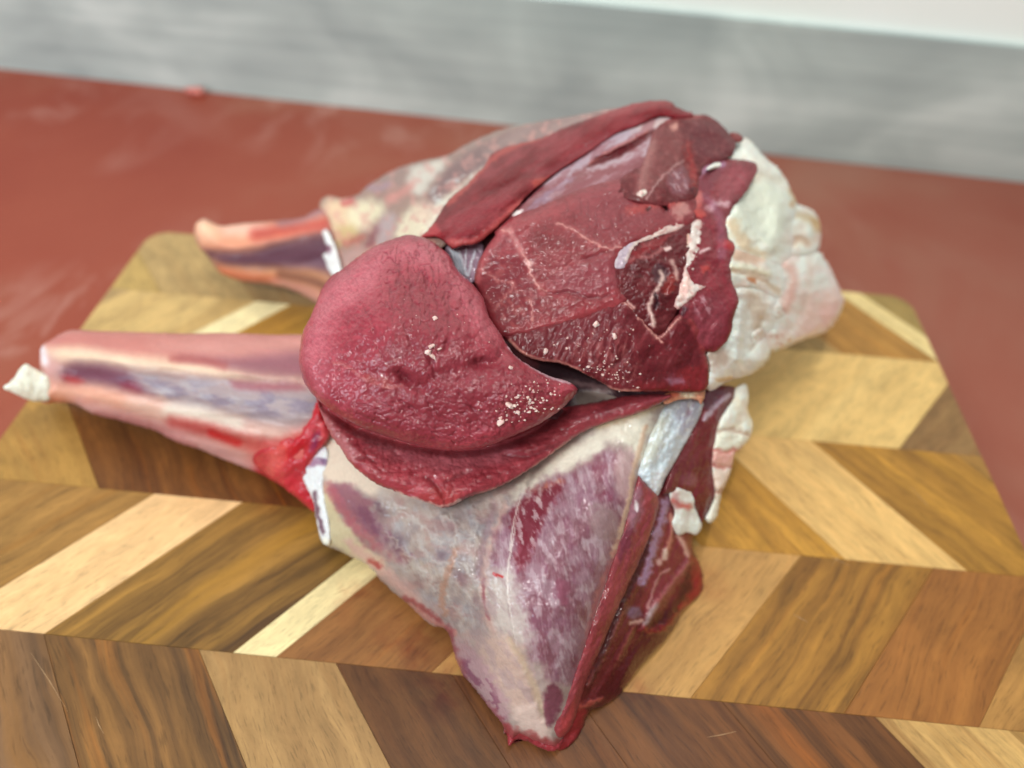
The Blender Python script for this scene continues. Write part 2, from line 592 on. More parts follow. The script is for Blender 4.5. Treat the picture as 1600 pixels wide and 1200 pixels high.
def wall_mat():
    m, nt, b, N, L = new_mat('white_wall_paint')
    tc = N('ShaderNodeTexCoord')
    n = N('ShaderNodeTexNoise'); n.inputs['Scale'].default_value = 6; n.inputs['Detail'].default_value = 5
    L(tc.outputs['Object'], n.inputs['Vector'])
    r = ramp(N, [(0.3, (242, 247, 238)), (0.7, (249, 252, 246))])
    L(n.outputs['Fac'], r.inputs[0]); L(r.outputs[0], b.inputs['Base Color'])
    b.inputs['Roughness'].default_value = .35
    return m

W0, W1 = np.array([-0.5227, 0.6552]), np.array([0.4120, 0.6021])
PHI = math.atan2(W1[1] - W0[1], W1[0] - W0[0])
TZ = -0.018
wdir = (W1 - W0) / np.linalg.norm(W1 - W0)
wn = np.array([-wdir[1], wdir[0]])
def wall_hit(u, v):
    d = rays(np.array([float(u)]), np.array([float(v)]))[0]
    t = (wn @ W0) / (wn @ d[:2])
    return H + d[2] * t
STEEL_TOP = 0.5 * (wall_hit(900, 0) + wall_hit(1600, 76))
mid = (W0 + W1) / 2

def setting_box(name, x0, x1, y0, y1, z0, z1, mat, bev=0.0):
    v, f = box_mesh(x0, x1, y0, y1, z0, z1)
    o = mesh_obj(name, v, f, mat)
    o.location = (mid[0], mid[1], 0)
    o.rotation_euler = (0, 0, PHI)
    if bev:
        b = o.modifiers.new('bevel', 'BEVEL'); b.width = bev; b.segments = 3
    return o

tag(setting_box('worktop', -1.7, 1.7, -1.5, -0.0005, TZ - 0.05, TZ, top_mat()), kind='structure')
steel = setting_box('backsplash', -1.7, 1.7, 0.0, 0.006, TZ - 0.06, STEEL_TOP, steel_mat(), .0012)
tag(steel, 'brushed stainless steel splashback strip along the back of the red worktop', 'splashback')
tag(setting_box('wall', -1.9, 1.9, 0.0065, 0.12, -0.3, 1.5, wall_mat()), kind='structure')

# ------------------------------------------------------------------ chopping board: every plank of the chevron is its own piece
STAINS = [(640, 1010, .022, .8), (690, 1080, .016, .9), (560, 930, .016, .5), (1110, 910, .012, .5), (1000, 1090, .014, .6), (440, 770, .02, .6)]
def wood_mat():
    m, nt, b, N, L = new_mat('acacia_wood')
    tc = N('ShaderNodeTexCoord')
    def attr(n):
        return N('ShaderNodeAttribute', attribute_type='OBJECT', attribute_name=n)
    sd = attr('seed')
    off = N('ShaderNodeCombineXYZ'); L(sd.outputs['Fac'], off.inputs[0]); L(sd.outputs['Fac'], off.inputs[2])
    ad = N('ShaderNodeVectorMath', operation='ADD'); L(tc.outputs['Object'], ad.inputs[0]); L(off.outputs[0], ad.inputs[1])
    def noise(vec, det=4, rough=.55, dist=0.0, src=None):
        mp = N('ShaderNodeMapping'); mp.inputs['Scale'].default_value = vec; L((src or ad).outputs[0], mp.inputs[0])
        n = N('ShaderNodeTexNoise'); n.inputs['Scale'].default_value = 1; n.inputs['Detail'].default_value = det; n.inputs['Roughness'].default_value = rough; n.inputs['Distortion'].default_value = dist
        L(mp.outputs[0], n.inputs['Vector'])
        return n
    # slow sideways drift so that the grain wavers and bends
    dr = noise((16, 22, 22), 2)
    s1 = N('ShaderNodeMath', operation='SUBTRACT'); s1.inputs[1].default_value = .5; L(dr.outputs['Fac'], s1.inputs[0])
    s2 = N('ShaderNodeMath', operation='MULTIPLY'); s2.inputs[1].default_value = .012; L(s1.outputs[0], s2.inputs[0])
    cx = N('ShaderNodeCombineXYZ'); L(s2.outputs[0], cx.inputs[1])
    wa_ = N('ShaderNodeVectorMath', operation='ADD'); L(ad.outputs[0], wa_.inputs[0]); L(cx.outputs[0], wa_.inputs[1])
    gr = attr('grain')
    wv = N('ShaderNodeVectorMath', operation='SCALE'); L(wa_.outputs[0], wv.inputs[0]); L(gr.outputs['Fac'], wv.inputs['Scale'])
    band = noise((4.5, 110, 110), 4, .58, .15, wv)
    fine = noise((18, 420, 420), 4, .6, .2, wv)
    pore = noise((150, 1500, 1500), 3, .6, 0, wv)
    con = attr('contrast')
    # band position -> light / dark mix
    b1 = N('ShaderNodeMapRange'); b1.inputs[1].default_value = .34; b1.inputs[2].default_value = .74; L(band.outputs['Fac'], b1.inputs[0])
    f1 = N('ShaderNodeMapRange'); f1.inputs[1].default_value = .3; f1.inputs[2].default_value = .7; f1.inputs[3].default_value = -.28; f1.inputs[4].default_value = .28; L(fine.outputs['Fac'], f1.inputs[0])
    su = N('ShaderNodeMath', operation='ADD'); L(b1.outputs[0], su.inputs[0]); L(f1.outputs[0], su.inputs[1])
    mu = N('ShaderNodeMath', operation='MULTIPLY', use_clamp=True); L(su.outputs[0], mu.inputs[0]); L(con.outputs['Fac'], mu.inputs[1])
    li, da, ho = attr('light'), attr('dark'), attr('warm')
    mx = N('ShaderNodeMix', data_type='RGBA'); L(mu.outputs[0], mx.inputs[0]); L(li.outputs['Color'], mx.inputs[6]); L(da.outputs['Color'], mx.inputs[7])
    # warm orange veins
    ve = noise((5, 150, 150), 4, .55, .15, wv); ve.inputs['W' if False else 'Scale'].default_value = 1.31
    v1 = N('ShaderNodeMapRange'); v1.inputs[1].default_value = .55; v1.inputs[2].default_value = .72; v1.inputs[4].default_value = .75; L(ve.outputs['Fac'], v1.inputs[0])
    v2 = N('ShaderNodeMath', operation='MULTIPLY'); L(v1.outputs[0], v2.inputs[0]); L(con.outputs['Fac'], v2.inputs[1])
    m2 = N('ShaderNodeMix', data_type='RGBA'); L(v2.outputs[0], m2.inputs[0]); L(mx.outputs[2], m2.inputs[6]); L(ho.outputs['Color'], m2.inputs[7])
    # open pores
    p1 = N('ShaderNodeMapRange'); p1.inputs[1].default_value = .33; p1.inputs[2].default_value = .45; p1.inputs[3].default_value = .68; p1.inputs[4].default_value = 1; L(pore.outputs['Fac'], p1.inputs[0])
    m3 = N('ShaderNodeMix', data_type='RGBA', blend_type='MULTIPLY'); m3.inputs[0].default_value = 1
    cb = N('ShaderNodeCombineColor')
    for i in range(3):
        L(p1.outputs[0], cb.inputs[i])
    L(m2.outputs[2], m3.inputs[6]); L(cb.outputs[0], m3.inputs[7])
    mo = noise((55, 120, 120), 5, .65, .5, wv)
    mo1 = N('ShaderNodeMapRange'); mo1.inputs[1].default_value = .3; mo1.inputs[2].default_value = .7; mo1.inputs[3].default_value = .80; mo1.inputs[4].default_value = 1.16; L(mo.outputs['Fac'], mo1.inputs[0])
    mo2 = N('ShaderNodeCombineColor')
    for i in range(3):
        L(mo1.outputs[0], mo2.inputs[i])
    m3b = N('ShaderNodeMix', data_type='RGBA', blend_type='MULTIPLY'); m3b.inputs[0].default_value = 1
    L(m3.outputs[2], m3b.inputs[6]); L(mo2.outputs[0], m3b.inputs[7])
    m3 = m3b
    # meat juice soaked into the wood in front of the joint
    geo = N('ShaderNodeNewGeometry')
    sn = noise((60, 60, 60), 4, .6, .4, None)
    L(geo.outputs['Position'], sn.inputs['Vector']); sn.inputs['Scale'].default_value = 75
    msk = None
    for (px_, py_, rad, am) in STAINS:
        q = at(px_, py_, 0)
        ds = N('ShaderNodeVectorMath', operation='DISTANCE'); L(geo.outputs['Position'], ds.inputs[0]); ds.inputs[1].default_value = (q[0], q[1], 0)
        mr_ = N('ShaderNodeMapRange'); mr_.inputs[1].default_value = rad; mr_.inputs[2].default_value = 0.0; mr_.inputs[4].default_value = am; L(ds.outputs['Value'], mr_.inputs[0])
        if msk is None:
            msk = mr_
        else:
            mxx = N('ShaderNodeMath', operation='MAXIMUM'); L(msk.outputs[0], mxx.inputs[0]); L(mr_.outputs[0], mxx.inputs[1]); msk = mxx
    sm = N('ShaderNodeMapRange'); sm.inputs[1].default_value = .38; sm.inputs[2].default_value = .62; L(sn.outputs['Fac'], sm.inputs[0])
    sx_ = N('ShaderNodeMath', operation='MULTIPLY'); L(sm.outputs[0], sx_.inputs[0]); L(msk.outputs[0], sx_.inputs[1])
    m4 = N('ShaderNodeMix', data_type='RGBA', blend_type='MULTIPLY'); L(sx_.outputs[0], m4.inputs[0]); L(m3.outputs[2], m4.inputs[6]); m4.inputs[7].default_value = (.55, .16, .10, 1)
    L(m4.outputs[2], b.inputs['Base Color'])
    rn = noise((40, 40, 40), 4, .6, .3, None); L(geo.outputs['Position'], rn.inputs['Vector']); rn.inputs['Scale'].default_value = 35
    rm = N('ShaderNodeMapRange'); rm.inputs[3].default_value = .36; rm.inputs[4].default_value = .62; L(rn.outputs['Fac'], rm.inputs[0])
    L(rm.outputs[0], b.inputs['Roughness'])
    b.inputs['Specular IOR Level'].default_value = .35
    bp = N('ShaderNodeBump'); bp.inputs['Strength'].default_value = .25; bp.inputs['Distance'].default_value = .0004
    L(pore.outputs['Fac'], bp.inputs['Height']); L(bp.outputs[0], b.inputs['Normal'])
    return m

WOOD = wood_mat()
BX0, BX1, BY0, BY1, BT = -0.2633, 0.2463, 0.0, 0.4009, 0.018
board = empty('cutting_board', (0.0, 0.2, -BT))
tag(board, 'chevron patterned wooden cutting board of mixed light and dark planks under the meat', 'cutting board')
ROWY = [0.4112, 0.3387, 0.2661, 0.1936, 0.1211, 0.0486, -0.0240]
SH = 0.0725 / math.tan(math.radians(51))
# joints along the far side of each row, then one (light, dark, warm, contrast) per plank
TAN, OLV, CRM = (205, 168, 112), (186, 154, 100), (238, 218, 165)
ROWS = [
 (1, [-.37, -.29, -.232, -.165, -.11, -.05, .01, .07, .13, .188, .206, .33],
  [((200, 168, 106), (160, 128, 75), (190, 150, 85), .6), ((190, 160, 112), (165, 132, 88), (180, 140, 90), .5), ((172, 140, 95), (130, 98, 60), (165, 118, 65), .6),
   ((180, 135, 75), (120, 80, 40), (180, 120, 50), .8), (TAN, (160, 120, 70), (180, 120, 60), .6), (OLV, (120, 80, 40), (180, 120, 60), .7),
   (TAN, (150, 110, 70), (180, 120, 60), .5), (OLV, (120, 80, 40), (180, 120, 60), .7), ((190, 140, 72), (140, 95, 45), (190, 130, 60), .8),
   ((232, 208, 150), (214, 184, 120), (220, 180, 110), .4), ((172, 146, 90), (138, 110, 64), (160, 120, 60), .6)]),
 (-1, [-.33, -.25, -.172, -.150, -.09, -.03, .03, .10, .261, .36],
  [(OLV, (140, 105, 60), (180, 120, 60), .6), ((212, 178, 112), (178, 140, 80), (200, 160, 90), .5), ((246, 230, 182), (228, 205, 150), (236, 210, 150), .3),
   ((196, 146, 58), (140, 92, 36), (196, 138, 44), .8), (TAN, (130, 90, 50), (180, 120, 60), .6), (OLV, (130, 90, 50), (180, 120, 60), .6),
   (TAN, (150, 110, 60), (180, 120, 60), .6), ((224, 188, 122), (206, 164, 98), (222, 180, 110), .45), ((150, 114, 68), (112, 78, 44), (150, 105, 55), .7)]),
 (1, [-.34, -.26, -.17, -.09, -.03, .03, .098, .155, .232, .32],
  [((186, 148, 84), (146, 108, 60), (176, 128, 66), .6), ((134, 88, 46), (84, 48, 26), (150, 90, 36), .9), ((148, 98, 46), (80, 48, 26), (176, 108, 40), 1.0),
   ((150, 100, 55), (90, 60, 32), (170, 110, 50), .8), (TAN, (150, 105, 55), (190, 130, 60), .7), ((214, 164, 76), (146, 98, 36), (216, 164, 66), .8),
   ((226, 184, 118), (186, 138, 78), (222, 170, 96), .55), ((194, 146, 68), (118, 80, 34), (206, 156, 64), .9), ((186, 144, 82), (134, 98, 52), (196, 140, 66), .75)]),
 (-1, [-.34, -.25, -.174, -.131, -.052, -.034, .03, .136, .198, .252, .34],
  [((176, 132, 72), (122, 84, 44), (180, 124, 56), .7, dict(m=(.85, .8, .68))), ((180, 136, 76), (112, 78, 40), (176, 124, 58), .8, dict(m=(.85, .8, .68))), ((236, 194, 142), (218, 168, 112), (232, 180, 124), .45),
   ((206, 158, 80), (104, 74, 42), (216, 164, 68), 1.1, dict(m=(.56, .5, .4), g=.55)), ((238, 218, 166), (226, 200, 144), (232, 206, 150), .2), ((170, 120, 70), (124, 78, 44), (176, 116, 58), .7, dict(m=(.8, .72, .6))),
   ((208, 160, 100), (172, 124, 74), (208, 152, 88), .6, dict(m=(.86, .82, .7), g=.8)), ((192, 140, 68), (92, 56, 26), (196, 134, 60), .8, dict(m=(.8, .73, .54), g=.7)), ((176, 128, 74), (120, 76, 42), (190, 130, 60), .8, dict(m=(.8, .62, .42), g=.6)), ((190, 142, 84), (130, 90, 52), (190, 136, 70), .7, dict(m=(.8, .74, .6)))]),
 (1, [-.28, -.19, -.125, -.068, -.02, .028, .09, .152, .205, .29],
  [((150, 114, 80), (70, 52, 40), (172, 122, 62), 1.0, dict(m=(.72, .66, .6), g=.4)), ((158, 116, 68), (44, 30, 26), (190, 124, 56), 1.05, dict(m=(.84, .76, .62), g=.5)), ((196, 156, 106), (158, 118, 76), (180, 134, 84), .6, dict(m=(.72, .68, .58))),
   ((160, 118, 78), (110, 76, 46), (156, 106, 62), .8, dict(m=(.40, .29, .18))), ((136, 94, 58), (84, 54, 34), (140, 90, 50), .9, dict(m=(.74, .56, .38))), ((136, 94, 56), (78, 48, 28), (146, 92, 44), 1.0, dict(m=(.74, .56, .38), g=.6)),
   ((142, 92, 52), (62, 38, 24), (170, 102, 44), 1.15, dict(m=(.72, .64, .5), g=.6)), ((210, 170, 110), (148, 106, 62), (200, 152, 86), .8, dict(m=(.92, .88, .78))), ((206, 164, 100), (136, 96, 52), (200, 150, 76), .8, dict(m=(.92, .88, .78)))]),
 (-1, [-.30, -.22, -.14, -.06, .02, .10, .18, .30],
  [((170, 130, 80), (110, 76, 42), (180, 120, 60), .8)] * 7),
]

def rounded_rect(x0, x1, y0, y1, r, n=8):
    p = []
    for cx, cy, a0 in ((x1 - r, y1 - r, 0), (x0 + r, y1 - r, 90), (x0 + r, y0 + r, 180), (x1 - r, y0 + r, 270)):
        for i in range(n + 1):
            a = math.radians(a0 + 90 * i / n)
            p.append((cx + r * math.cos(a), cy + r * math.sin(a)))
    return p

def clip(poly, win):
    """convex clip of poly by the counter-clockwise window"""
    out = list(poly)
    for i in range(len(win)):
        a, b = win[i], win[(i + 1) % len(win)]
        ex, ey = b[0] - a[0], b[1] - a[1]
        if abs(ex) + abs(ey) < 1e-9:
            continue
        s = lambda p: ex * (p[1] - a[1]) - ey * (p[0] - a[0])
        inp, out = out, []
        for j in range(len(inp)):
            p, q = inp[j], inp[(j + 1) % len(inp)]
            sp, sq = s(p), s(q)
            if sp >= 0:
                out.append(p)
            if sp * sq < 0:
                t = sp / (sp - sq)
                out.append((p[0] + t * (q[0] - p[0]), p[1] + t * (q[1] - p[1])))
        if not out:
            return []
    return out

RMUL = [(.88, .84, .72), (.92, .9, .95), (.82, .73, .55), (.62, .51, .33), (.66, .47, .26), (.8, .65, .5)]  # row tint; front rows darkened in place of light falling off
WIN = rounded_rect(BX0, BX1, BY0, BY1, 0.014)
rng = random.Random(11)
for ri, (sgn, joints, cols) in enumerate(ROWS):
    yt, yb = ROWY[ri], ROWY[ri + 1]
    sx = sgn * SH
    for k in range(len(joints) - 1):
        a, b = joints[k], joints[k + 1]
        poly = [(b, yt), (a, yt), (a + sx, yb), (b + sx, yb)]
        poly = clip(poly, WIN)
        P = []
        for p in poly:
            if not P or math.hypot(p[0] - P[-1][0], p[1] - P[-1][1]) > 2e-4:
                P.append(p)
        if len(P) > 2 and math.hypot(P[0][0] - P[-1][0], P[0][1] - P[-1][1]) < 2e-4:
            P.pop()
        if len(P) < 3:
            continue
        n = len(P)
        c = np.mean(P, 0)
        def inset(P, g):
            Q = []
            for i in range(n):
                p0, p1, p2 = np.array(P[i - 1]), np.array(P[i]), np.array(P[(i + 1) % n])
                e0, e1 = p1 - p0, p2 - p1
                n0, n1 = np.array([-e0[1], e0[0]]) / np.linalg.norm(e0), np.array([-e1[1], e1[0]]) / np.linalg.norm(e1)
                bs = n0 + n1
                bs = bs / max(np.dot(bs, n0), .35)
                Q.append(p1 + bs * g)
            return Q
        ang = math.atan2(yb - yt, sx) + (math.pi if sgn < 0 else 0) + math.radians(rng.uniform(-5, 5))
        ca, sa = math.cos(-ang), math.sin(-ang)
        loc = lambda p: ((p[0] - c[0]) * ca - (p[1] - c[1]) * sa, (p[0] - c[0]) * sa + (p[1] - c[1]) * ca)
        dz = rng.uniform(-0.00012, 0.0)
        r1, r2 = inset(P, 0.00002), inset(P, 0.00013)
        vs = [(*loc(p), 0.0) for p in r1] + [(*loc(p), BT - 0.0003 + dz) for p in r1] + [(*loc(p), BT + dz) for p in r2]
        fs = [tuple(range(n - 1, -1, -1)), tuple(range(2 * n, 3 * n))]
        for i in range(n):
            j = (i + 1) % n
            fs += [(i, j, n + j, n + i), (n + i, n + j, 2 * n + j, 2 * n + i)]
        me = bpy.data.meshes.new('plank')
        me.from_pydata(vs, [], fs)
        me.materials.append(WOOD)
        o = bpy.data.objects.new('plank', me)
        COL.objects.link(o)
        o.parent = board
        o.location = (c[0], c[1] - 0.2, 0)
        o.rotation_euler = (0, 0, ang)
        li, da, wa, con = cols[k][:4]
        ex = cols[k][4] if len(cols[k]) > 4 else {}
        li, da, wa = [np.array(q) * 1.0 for q in (li, da, wa)]
        mul = np.array(RMUL[ri]) if max(li) < 224 else np.array((.97, .95, .9))
        if 'm' in ex:
            mul = np.array(ex['m'])  # front planks' wood darkened to stand for weaker light there
        o['light'] = [float(x) for x in mul * lin(np.array(li) / 255)]
        o['dark'] = [float(x) for x in mul * lin(np.array(da) / 255)]
        o['warm'] = [float(x) for x in mul * lin(np.array(wa) / 255)]
        o['grain'] = float(ex.get('g', rng.uniform(.75, 1.15)))
        o['contrast'] = float(con)
        o['seed'] = float(rng.uniform(0, 30))

def scratch_mat():
    m, nt, b, N, L = new_mat('knife_scratch')
    tc = N('ShaderNodeTexCoord'); n = N('ShaderNodeTexNoise'); n.inputs['Scale'].default_value = 400; L(tc.outputs['Object'], n.inputs['Vector'])
    r = ramp(N, [(0.3, (150, 116, 78)), (0.7, (184, 150, 110))]); L(n.outputs['Fac'], r.inputs[0]); L(r.outputs[0], b.inputs['Base Color']); b.inputs['Roughness'].default_value = .6
    return m
SCR = scratch_mat()
for (a_, b_) in (((48, 1020), (106, 1112)), ((1292, 866), (1328, 884)), ((1300, 884), (1316, 862)), ((1105, 1152), (1150, 1143)), ((150, 1120), (162, 1146)), ((1240, 960), (1262, 972)), ((520, 930), (548, 918)), ((1420, 760), (1450, 790))):
    A_, B_ = at(*a_)[:2], at(*b_)[:2]
    t_ = (B_ - A_) / np.linalg.norm(B_ - A_)
    n_ = np.array([-t_[1], t_[0]]) * 0.00012
    md = (A_ + B_) / 2 + n_ * rng.uniform(-3, 3)
    z0_, z1_ = BT - .0004, BT + .00012
    vs, fs = [], []
    for q_ in ((A_, 0.2), (md, 1.0), (B_, 0.2)):
        for s_ in (-1, 1):
            for z_ in (z0_, z1_):
                c_ = q_[0] + n_ * s_ * q_[1]
                vs.append((c_[0], c_[1] - 0.2, z_))
    for k_ in (0, 4):
        fs += [(k_ + 1, k_ + 3, k_ + 7, k_ + 5), (k_, k_ + 1, k_ + 5, k_ + 4), (k_ + 3, k_ + 2, k_ + 6, k_ + 7)]
    me = bpy.data.meshes.new('knife_scratch'); me.from_pydata(vs, [], fs); me.materials.append(SCR)
    o = bpy.data.objects.new('knife_scratch', me); COL.objects.link(o); o.parent = board
# ------------------------------------------------------------------ upper haunch (rests on the other one)
ZA = [(660, 370, .120), (740, 420, .116), (800, 520, .108), (900, 450, .119), (900, 600, .098), (1000, 600, .096), (1100, 600, .086),
      (1000, 450, .119), (1100, 480, .110), (1050, 350, .127), (950, 300, .133), (850, 300, .130), (1050, 165, .140), (960, 172, .138),
      (1140, 215, .130), (760, 270, .128), (700, 330, .122), (820, 195, .118), (740, 225, .105), (650, 270, .085), (600, 320, .075), (520, 330, .058), (520, 420, .045),
      (420, 370, .045), (310, 360, .040), (420, 445, .022), (330, 420, .020), (600, 640, .088), (700, 700, .085)]
ZF = [(1150, 228, .122), (1180, 235, .116), (1240, 310, .095), (1280, 350, .070), (1315, 470, .042), (1250, 540, .042), (1200, 580, .052), (1150, 600, .062),
      (1180, 420, .100), (1130, 570, .082), (1140, 450, .106), (1140, 330, .120), (1250, 450, .070)]
ZR = [(500, 460, .108), (470, 560, .100), (500, 620, .094), (640, 370, .120), (720, 430, .119), (780, 520, .113), (903, 607, .100), (870, 640, .096),
      (760, 695, .088), (690, 700, .086), (600, 680, .088), (620, 590, .106), (620, 480, .118), (700, 560, .112), (560, 520, .112), (820, 610, .106)]
ZL = [(500, 640, .079), (540, 700, .074), (560, 680, .072), (620, 765, .067), (690, 790, .063), (800, 745, .069), (900, 670, .078), (1040, 620, .088), (700, 712, .068), (620, 690, .070), (850, 665, .074), (780, 700, .069), (700, 740, .071)]
fA, fF, fR, fL = TPS(ZA), TPS(ZF), TPS(ZR), TPS(ZL)
haunch = empty('meat_haunch', at(820, 520, 0.05).tolist())
tag(haunch, 'upper raw haunch with round cut face and creamy fat cap, lying across the other', 'meat joint', 'raw haunches on the cutting board')

def red_base(p, c, fib=0, an=4.0):
    c = (c[0] * .82, c[1] * .58, c[2] * .62)
    p.base(c)
    p.tone(60, .10, 20, 1.5)
    p.tone(16, .08, fib, an)
    p.tone(5, .05, fib, an)
    p.blotch((c[0] + 26, c[1] + 26, c[2] + 24), 34, .15, .4, .35, fib + 30, 2)
    p.blotch((c[0] - 24, c[1] - 18, c[2] - 16), 26, .2, .35, .35, fib, 2)
    p.relief(40, .4, fib, 1.6)
    p.relief(10, .16, fib, an, 3)
    p.relief(4, .07, fib, 2, 2)

# --- dark inside flesh behind the separate muscles
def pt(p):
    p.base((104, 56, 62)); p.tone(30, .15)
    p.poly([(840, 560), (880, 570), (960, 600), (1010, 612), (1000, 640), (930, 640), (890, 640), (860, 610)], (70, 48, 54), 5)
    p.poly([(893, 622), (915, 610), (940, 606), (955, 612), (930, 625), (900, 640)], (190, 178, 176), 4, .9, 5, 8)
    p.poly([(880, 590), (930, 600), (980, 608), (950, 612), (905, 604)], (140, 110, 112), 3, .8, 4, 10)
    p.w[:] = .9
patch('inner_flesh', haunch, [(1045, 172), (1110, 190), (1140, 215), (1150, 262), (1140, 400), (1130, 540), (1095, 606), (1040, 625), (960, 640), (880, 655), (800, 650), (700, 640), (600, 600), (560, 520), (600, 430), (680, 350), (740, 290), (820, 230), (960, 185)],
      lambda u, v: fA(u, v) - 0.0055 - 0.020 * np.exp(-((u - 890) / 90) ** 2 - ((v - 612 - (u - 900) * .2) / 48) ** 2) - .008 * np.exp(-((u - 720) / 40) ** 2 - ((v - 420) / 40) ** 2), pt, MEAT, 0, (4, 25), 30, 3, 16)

# --- the outside of the leg towards the shank: silverskin, pale fat, a purple muscle
def pt(p):
    p.wk, p.sk = .8, 1.4
    p.base((164, 130, 118)); p.tone(40, .06)
    p.poly([(660, 330), (672, 300), (695, 268), (740, 232), (800, 205), (860, 188), (965, 165), (960, 190), (860, 225), (790, 245), (760, 262), (720, 285), (690, 315)], (128, 90, 90), 6, 1, 4, 25)
    p.poly([(760, 240), (830, 200), (900, 182), (965, 165), (960, 178), (880, 200), (800, 226)], (150, 118, 112), 8, .8, 4)
    p.blotch((160, 130, 124), 26, .15, .3, .5, -28, 3)
    p.poly([(664, 342), (675, 318), (700, 305), (745, 272), (750, 262), (725, 288), (700, 318), (672, 362), (655, 372)], (236, 224, 204), 5, 1, 5, 14)
    p.poly([(655, 305), (672, 288), (700, 250), (690, 248), (660, 258), (640, 266), (640, 300)], (230, 222, 208), 6, .9, 5)
    p.blotch((224, 230, 228), 9, .2, .15, .8, -25, 2.5, mask=p.poly([(675, 300), (700, 285), (735, 270), (725, 285), (700, 305), (680, 316)], None, 6))
    p.poly([(615, 368), (625, 340), (650, 318), (672, 330), (668, 350), (655, 375), (630, 385)], (240, 226, 196), 7, 1, 6)
    p.poly([(645, 330), (660, 312), (680, 322), (668, 345)], (232, 190, 170), 8, .6, 6)
    p.poly([(573, 385), (580, 360), (592, 342), (603, 335), (598, 352), (588, 372), (582, 392)], (140, 78, 86), 5, 1, 5)
    p.poly([(590, 390), (592, 350), (606, 330), (618, 335), (616, 360), (605, 390)], (190, 170, 172), 5, .9, 5)
    p.poly([(503, 330), (505, 315), (520, 308), (540, 312), (560, 330), (565, 350), (545, 375), (525, 372), (515, 355)], (238, 204, 166), 8, .95, 6)
    p.poly([(545, 325), (575, 312), (600, 322), (596, 340), (570, 358), (548, 352)], (240, 226, 190), 8, .95, 6)
    p.poly([(525, 360), (545, 352), (560, 362), (550, 380), (530, 385)], (206, 178, 118), 7, .8, 5)
    p.line([(538, 318), (548, 314)], (206, 84, 80), 5, 4, .9)
    p.line([(608, 310), (624, 304), (640, 292)], (220, 140, 130), 6, 5, .8)
    p.line([(540, 380), (556, 376), (566, 370)], (186, 96, 84), 5, 4, .8)
    p.poly([(530, 400), (560, 385), (590, 400), (560, 430), (530, 430)], (200, 160, 152), 8, .9)
    p.blotch((222, 150, 140), 20, .3, .25, .5)
    p.line([(574, 290), (590, 295), (606, 288)], (150, 130, 150), 4, 4, .6)
    p.relief(30, 1.0, -28, 1.5); p.relief(9, .25)
    p.line([(664, 342), (675, 318), (700, 305), (745, 272)], None, 3, depth=-.8, dw=4)
    p.c *= .93
patch('silverskin', haunch, [(504, 338), (499, 318), (512, 306), (535, 310), (560, 303), (572, 292), (610, 268), (650, 254), (700, 242), (730, 225), (775, 205), (830, 192), (890, 182), (962, 169), (990, 180), (960, 205), (860, 245), (800, 290), (740, 330), (700, 380), (660, 410), (600, 425), (540, 440), (520, 430), (512, 385)],
      lambda u, v: fA(u, v) - 0.002, pt, SKIN, 0, (7, 45), 22, 2.5, 14)

# --- shank
def pt(p):
    p.wk, p.sk = .4, 2.2
    p.base((150, 108, 100))
    p.poly([(300, 345), (340, 350), (430, 345), (500, 330), (508, 352), (450, 372), (390, 392), (340, 392), (312, 388)], (222, 152, 122), 5, 1, 4, 20)
    p.poly([(306, 346), (322, 342), (340, 356), (336, 375), (312, 372)], (240, 196, 164), 6, .9)
    p.poly([(345, 356), (370, 350), (410, 350), (420, 358), (390, 366), (350, 366)], (238, 196, 178), 6, .8)
    p.line([(400, 366), (440, 360), (480, 354), (506, 350)], (182, 74, 66), 7, 6, .8)
    p.line([(440, 346), (470, 340), (498, 330)], (150, 104, 110), 6, 5, .8)
    p.poly([(322, 392), (340, 396), (390, 394), (430, 384), (470, 376), (512, 368), (520, 385), (520, 420), (470, 416), (400, 416), (350, 412), (332, 404)], (92, 58, 70), 6, .98, 4, 20)
    p.blotch((128, 102, 118), 30, .05, .3, .6, -8, 4, mask=p.poly([(420, 395), (510, 380), (520, 410), (430, 412)], None, 8))
    p.poly([(335, 408), (350, 416), (420, 420), (490, 424), (520, 440), (515, 465), (460, 446), (400, 436), (350, 430)], (196, 138, 98), 5, .95, 4)
    p.line([(345, 424), (380, 432), (430, 438)], (196, 104, 72), 5, 5, .7)
    p.line([(440, 430), (490, 440), (520, 455)], (110, 66, 52), 5, 5, .8)
    p.line([(430, 444), (480, 456), (520, 472)], (190, 130, 112), 6, 5, .8)
    p.tone(14, .05, -6, 5); p.relief(22, .6, -8, 4)
    p.line([(335, 396), (400, 396), (510, 370)], None, 3, depth=-1.5, dw=8)
    p.line([(345, 415), (430, 420), (520, 436)], None, 3, depth=-1.3, dw=7)
patch('shank', haunch, [(303, 362), (309, 346), (322, 342), (336, 350), (350, 353), (380, 349), (430, 345), (470, 340), (500, 326), (520, 340), (530, 400), (535, 450), (520, 485), (460, 455), (420, 444), (380, 440), (345, 427), (325, 402), (310, 384)],
      fA, pt, SHANKM, -4, (11, 42), 16, 2.5, 16)
def pt(p):
    p.base((226, 224, 222)); p.tone(20, .05); p.poly([(506, 378), (516, 384), (518, 398), (510, 396)], (120, 70, 90), 3, .9)
patch('tendon', haunch, [(503, 362), (510, 358), (520, 376), (528, 398), (533, 424), (524, 432), (514, 424), (508, 408), (504, 398), (512, 390), (507, 376)], fA, pt, FAT, 7, (2, 8), 5, 2.5, 4)

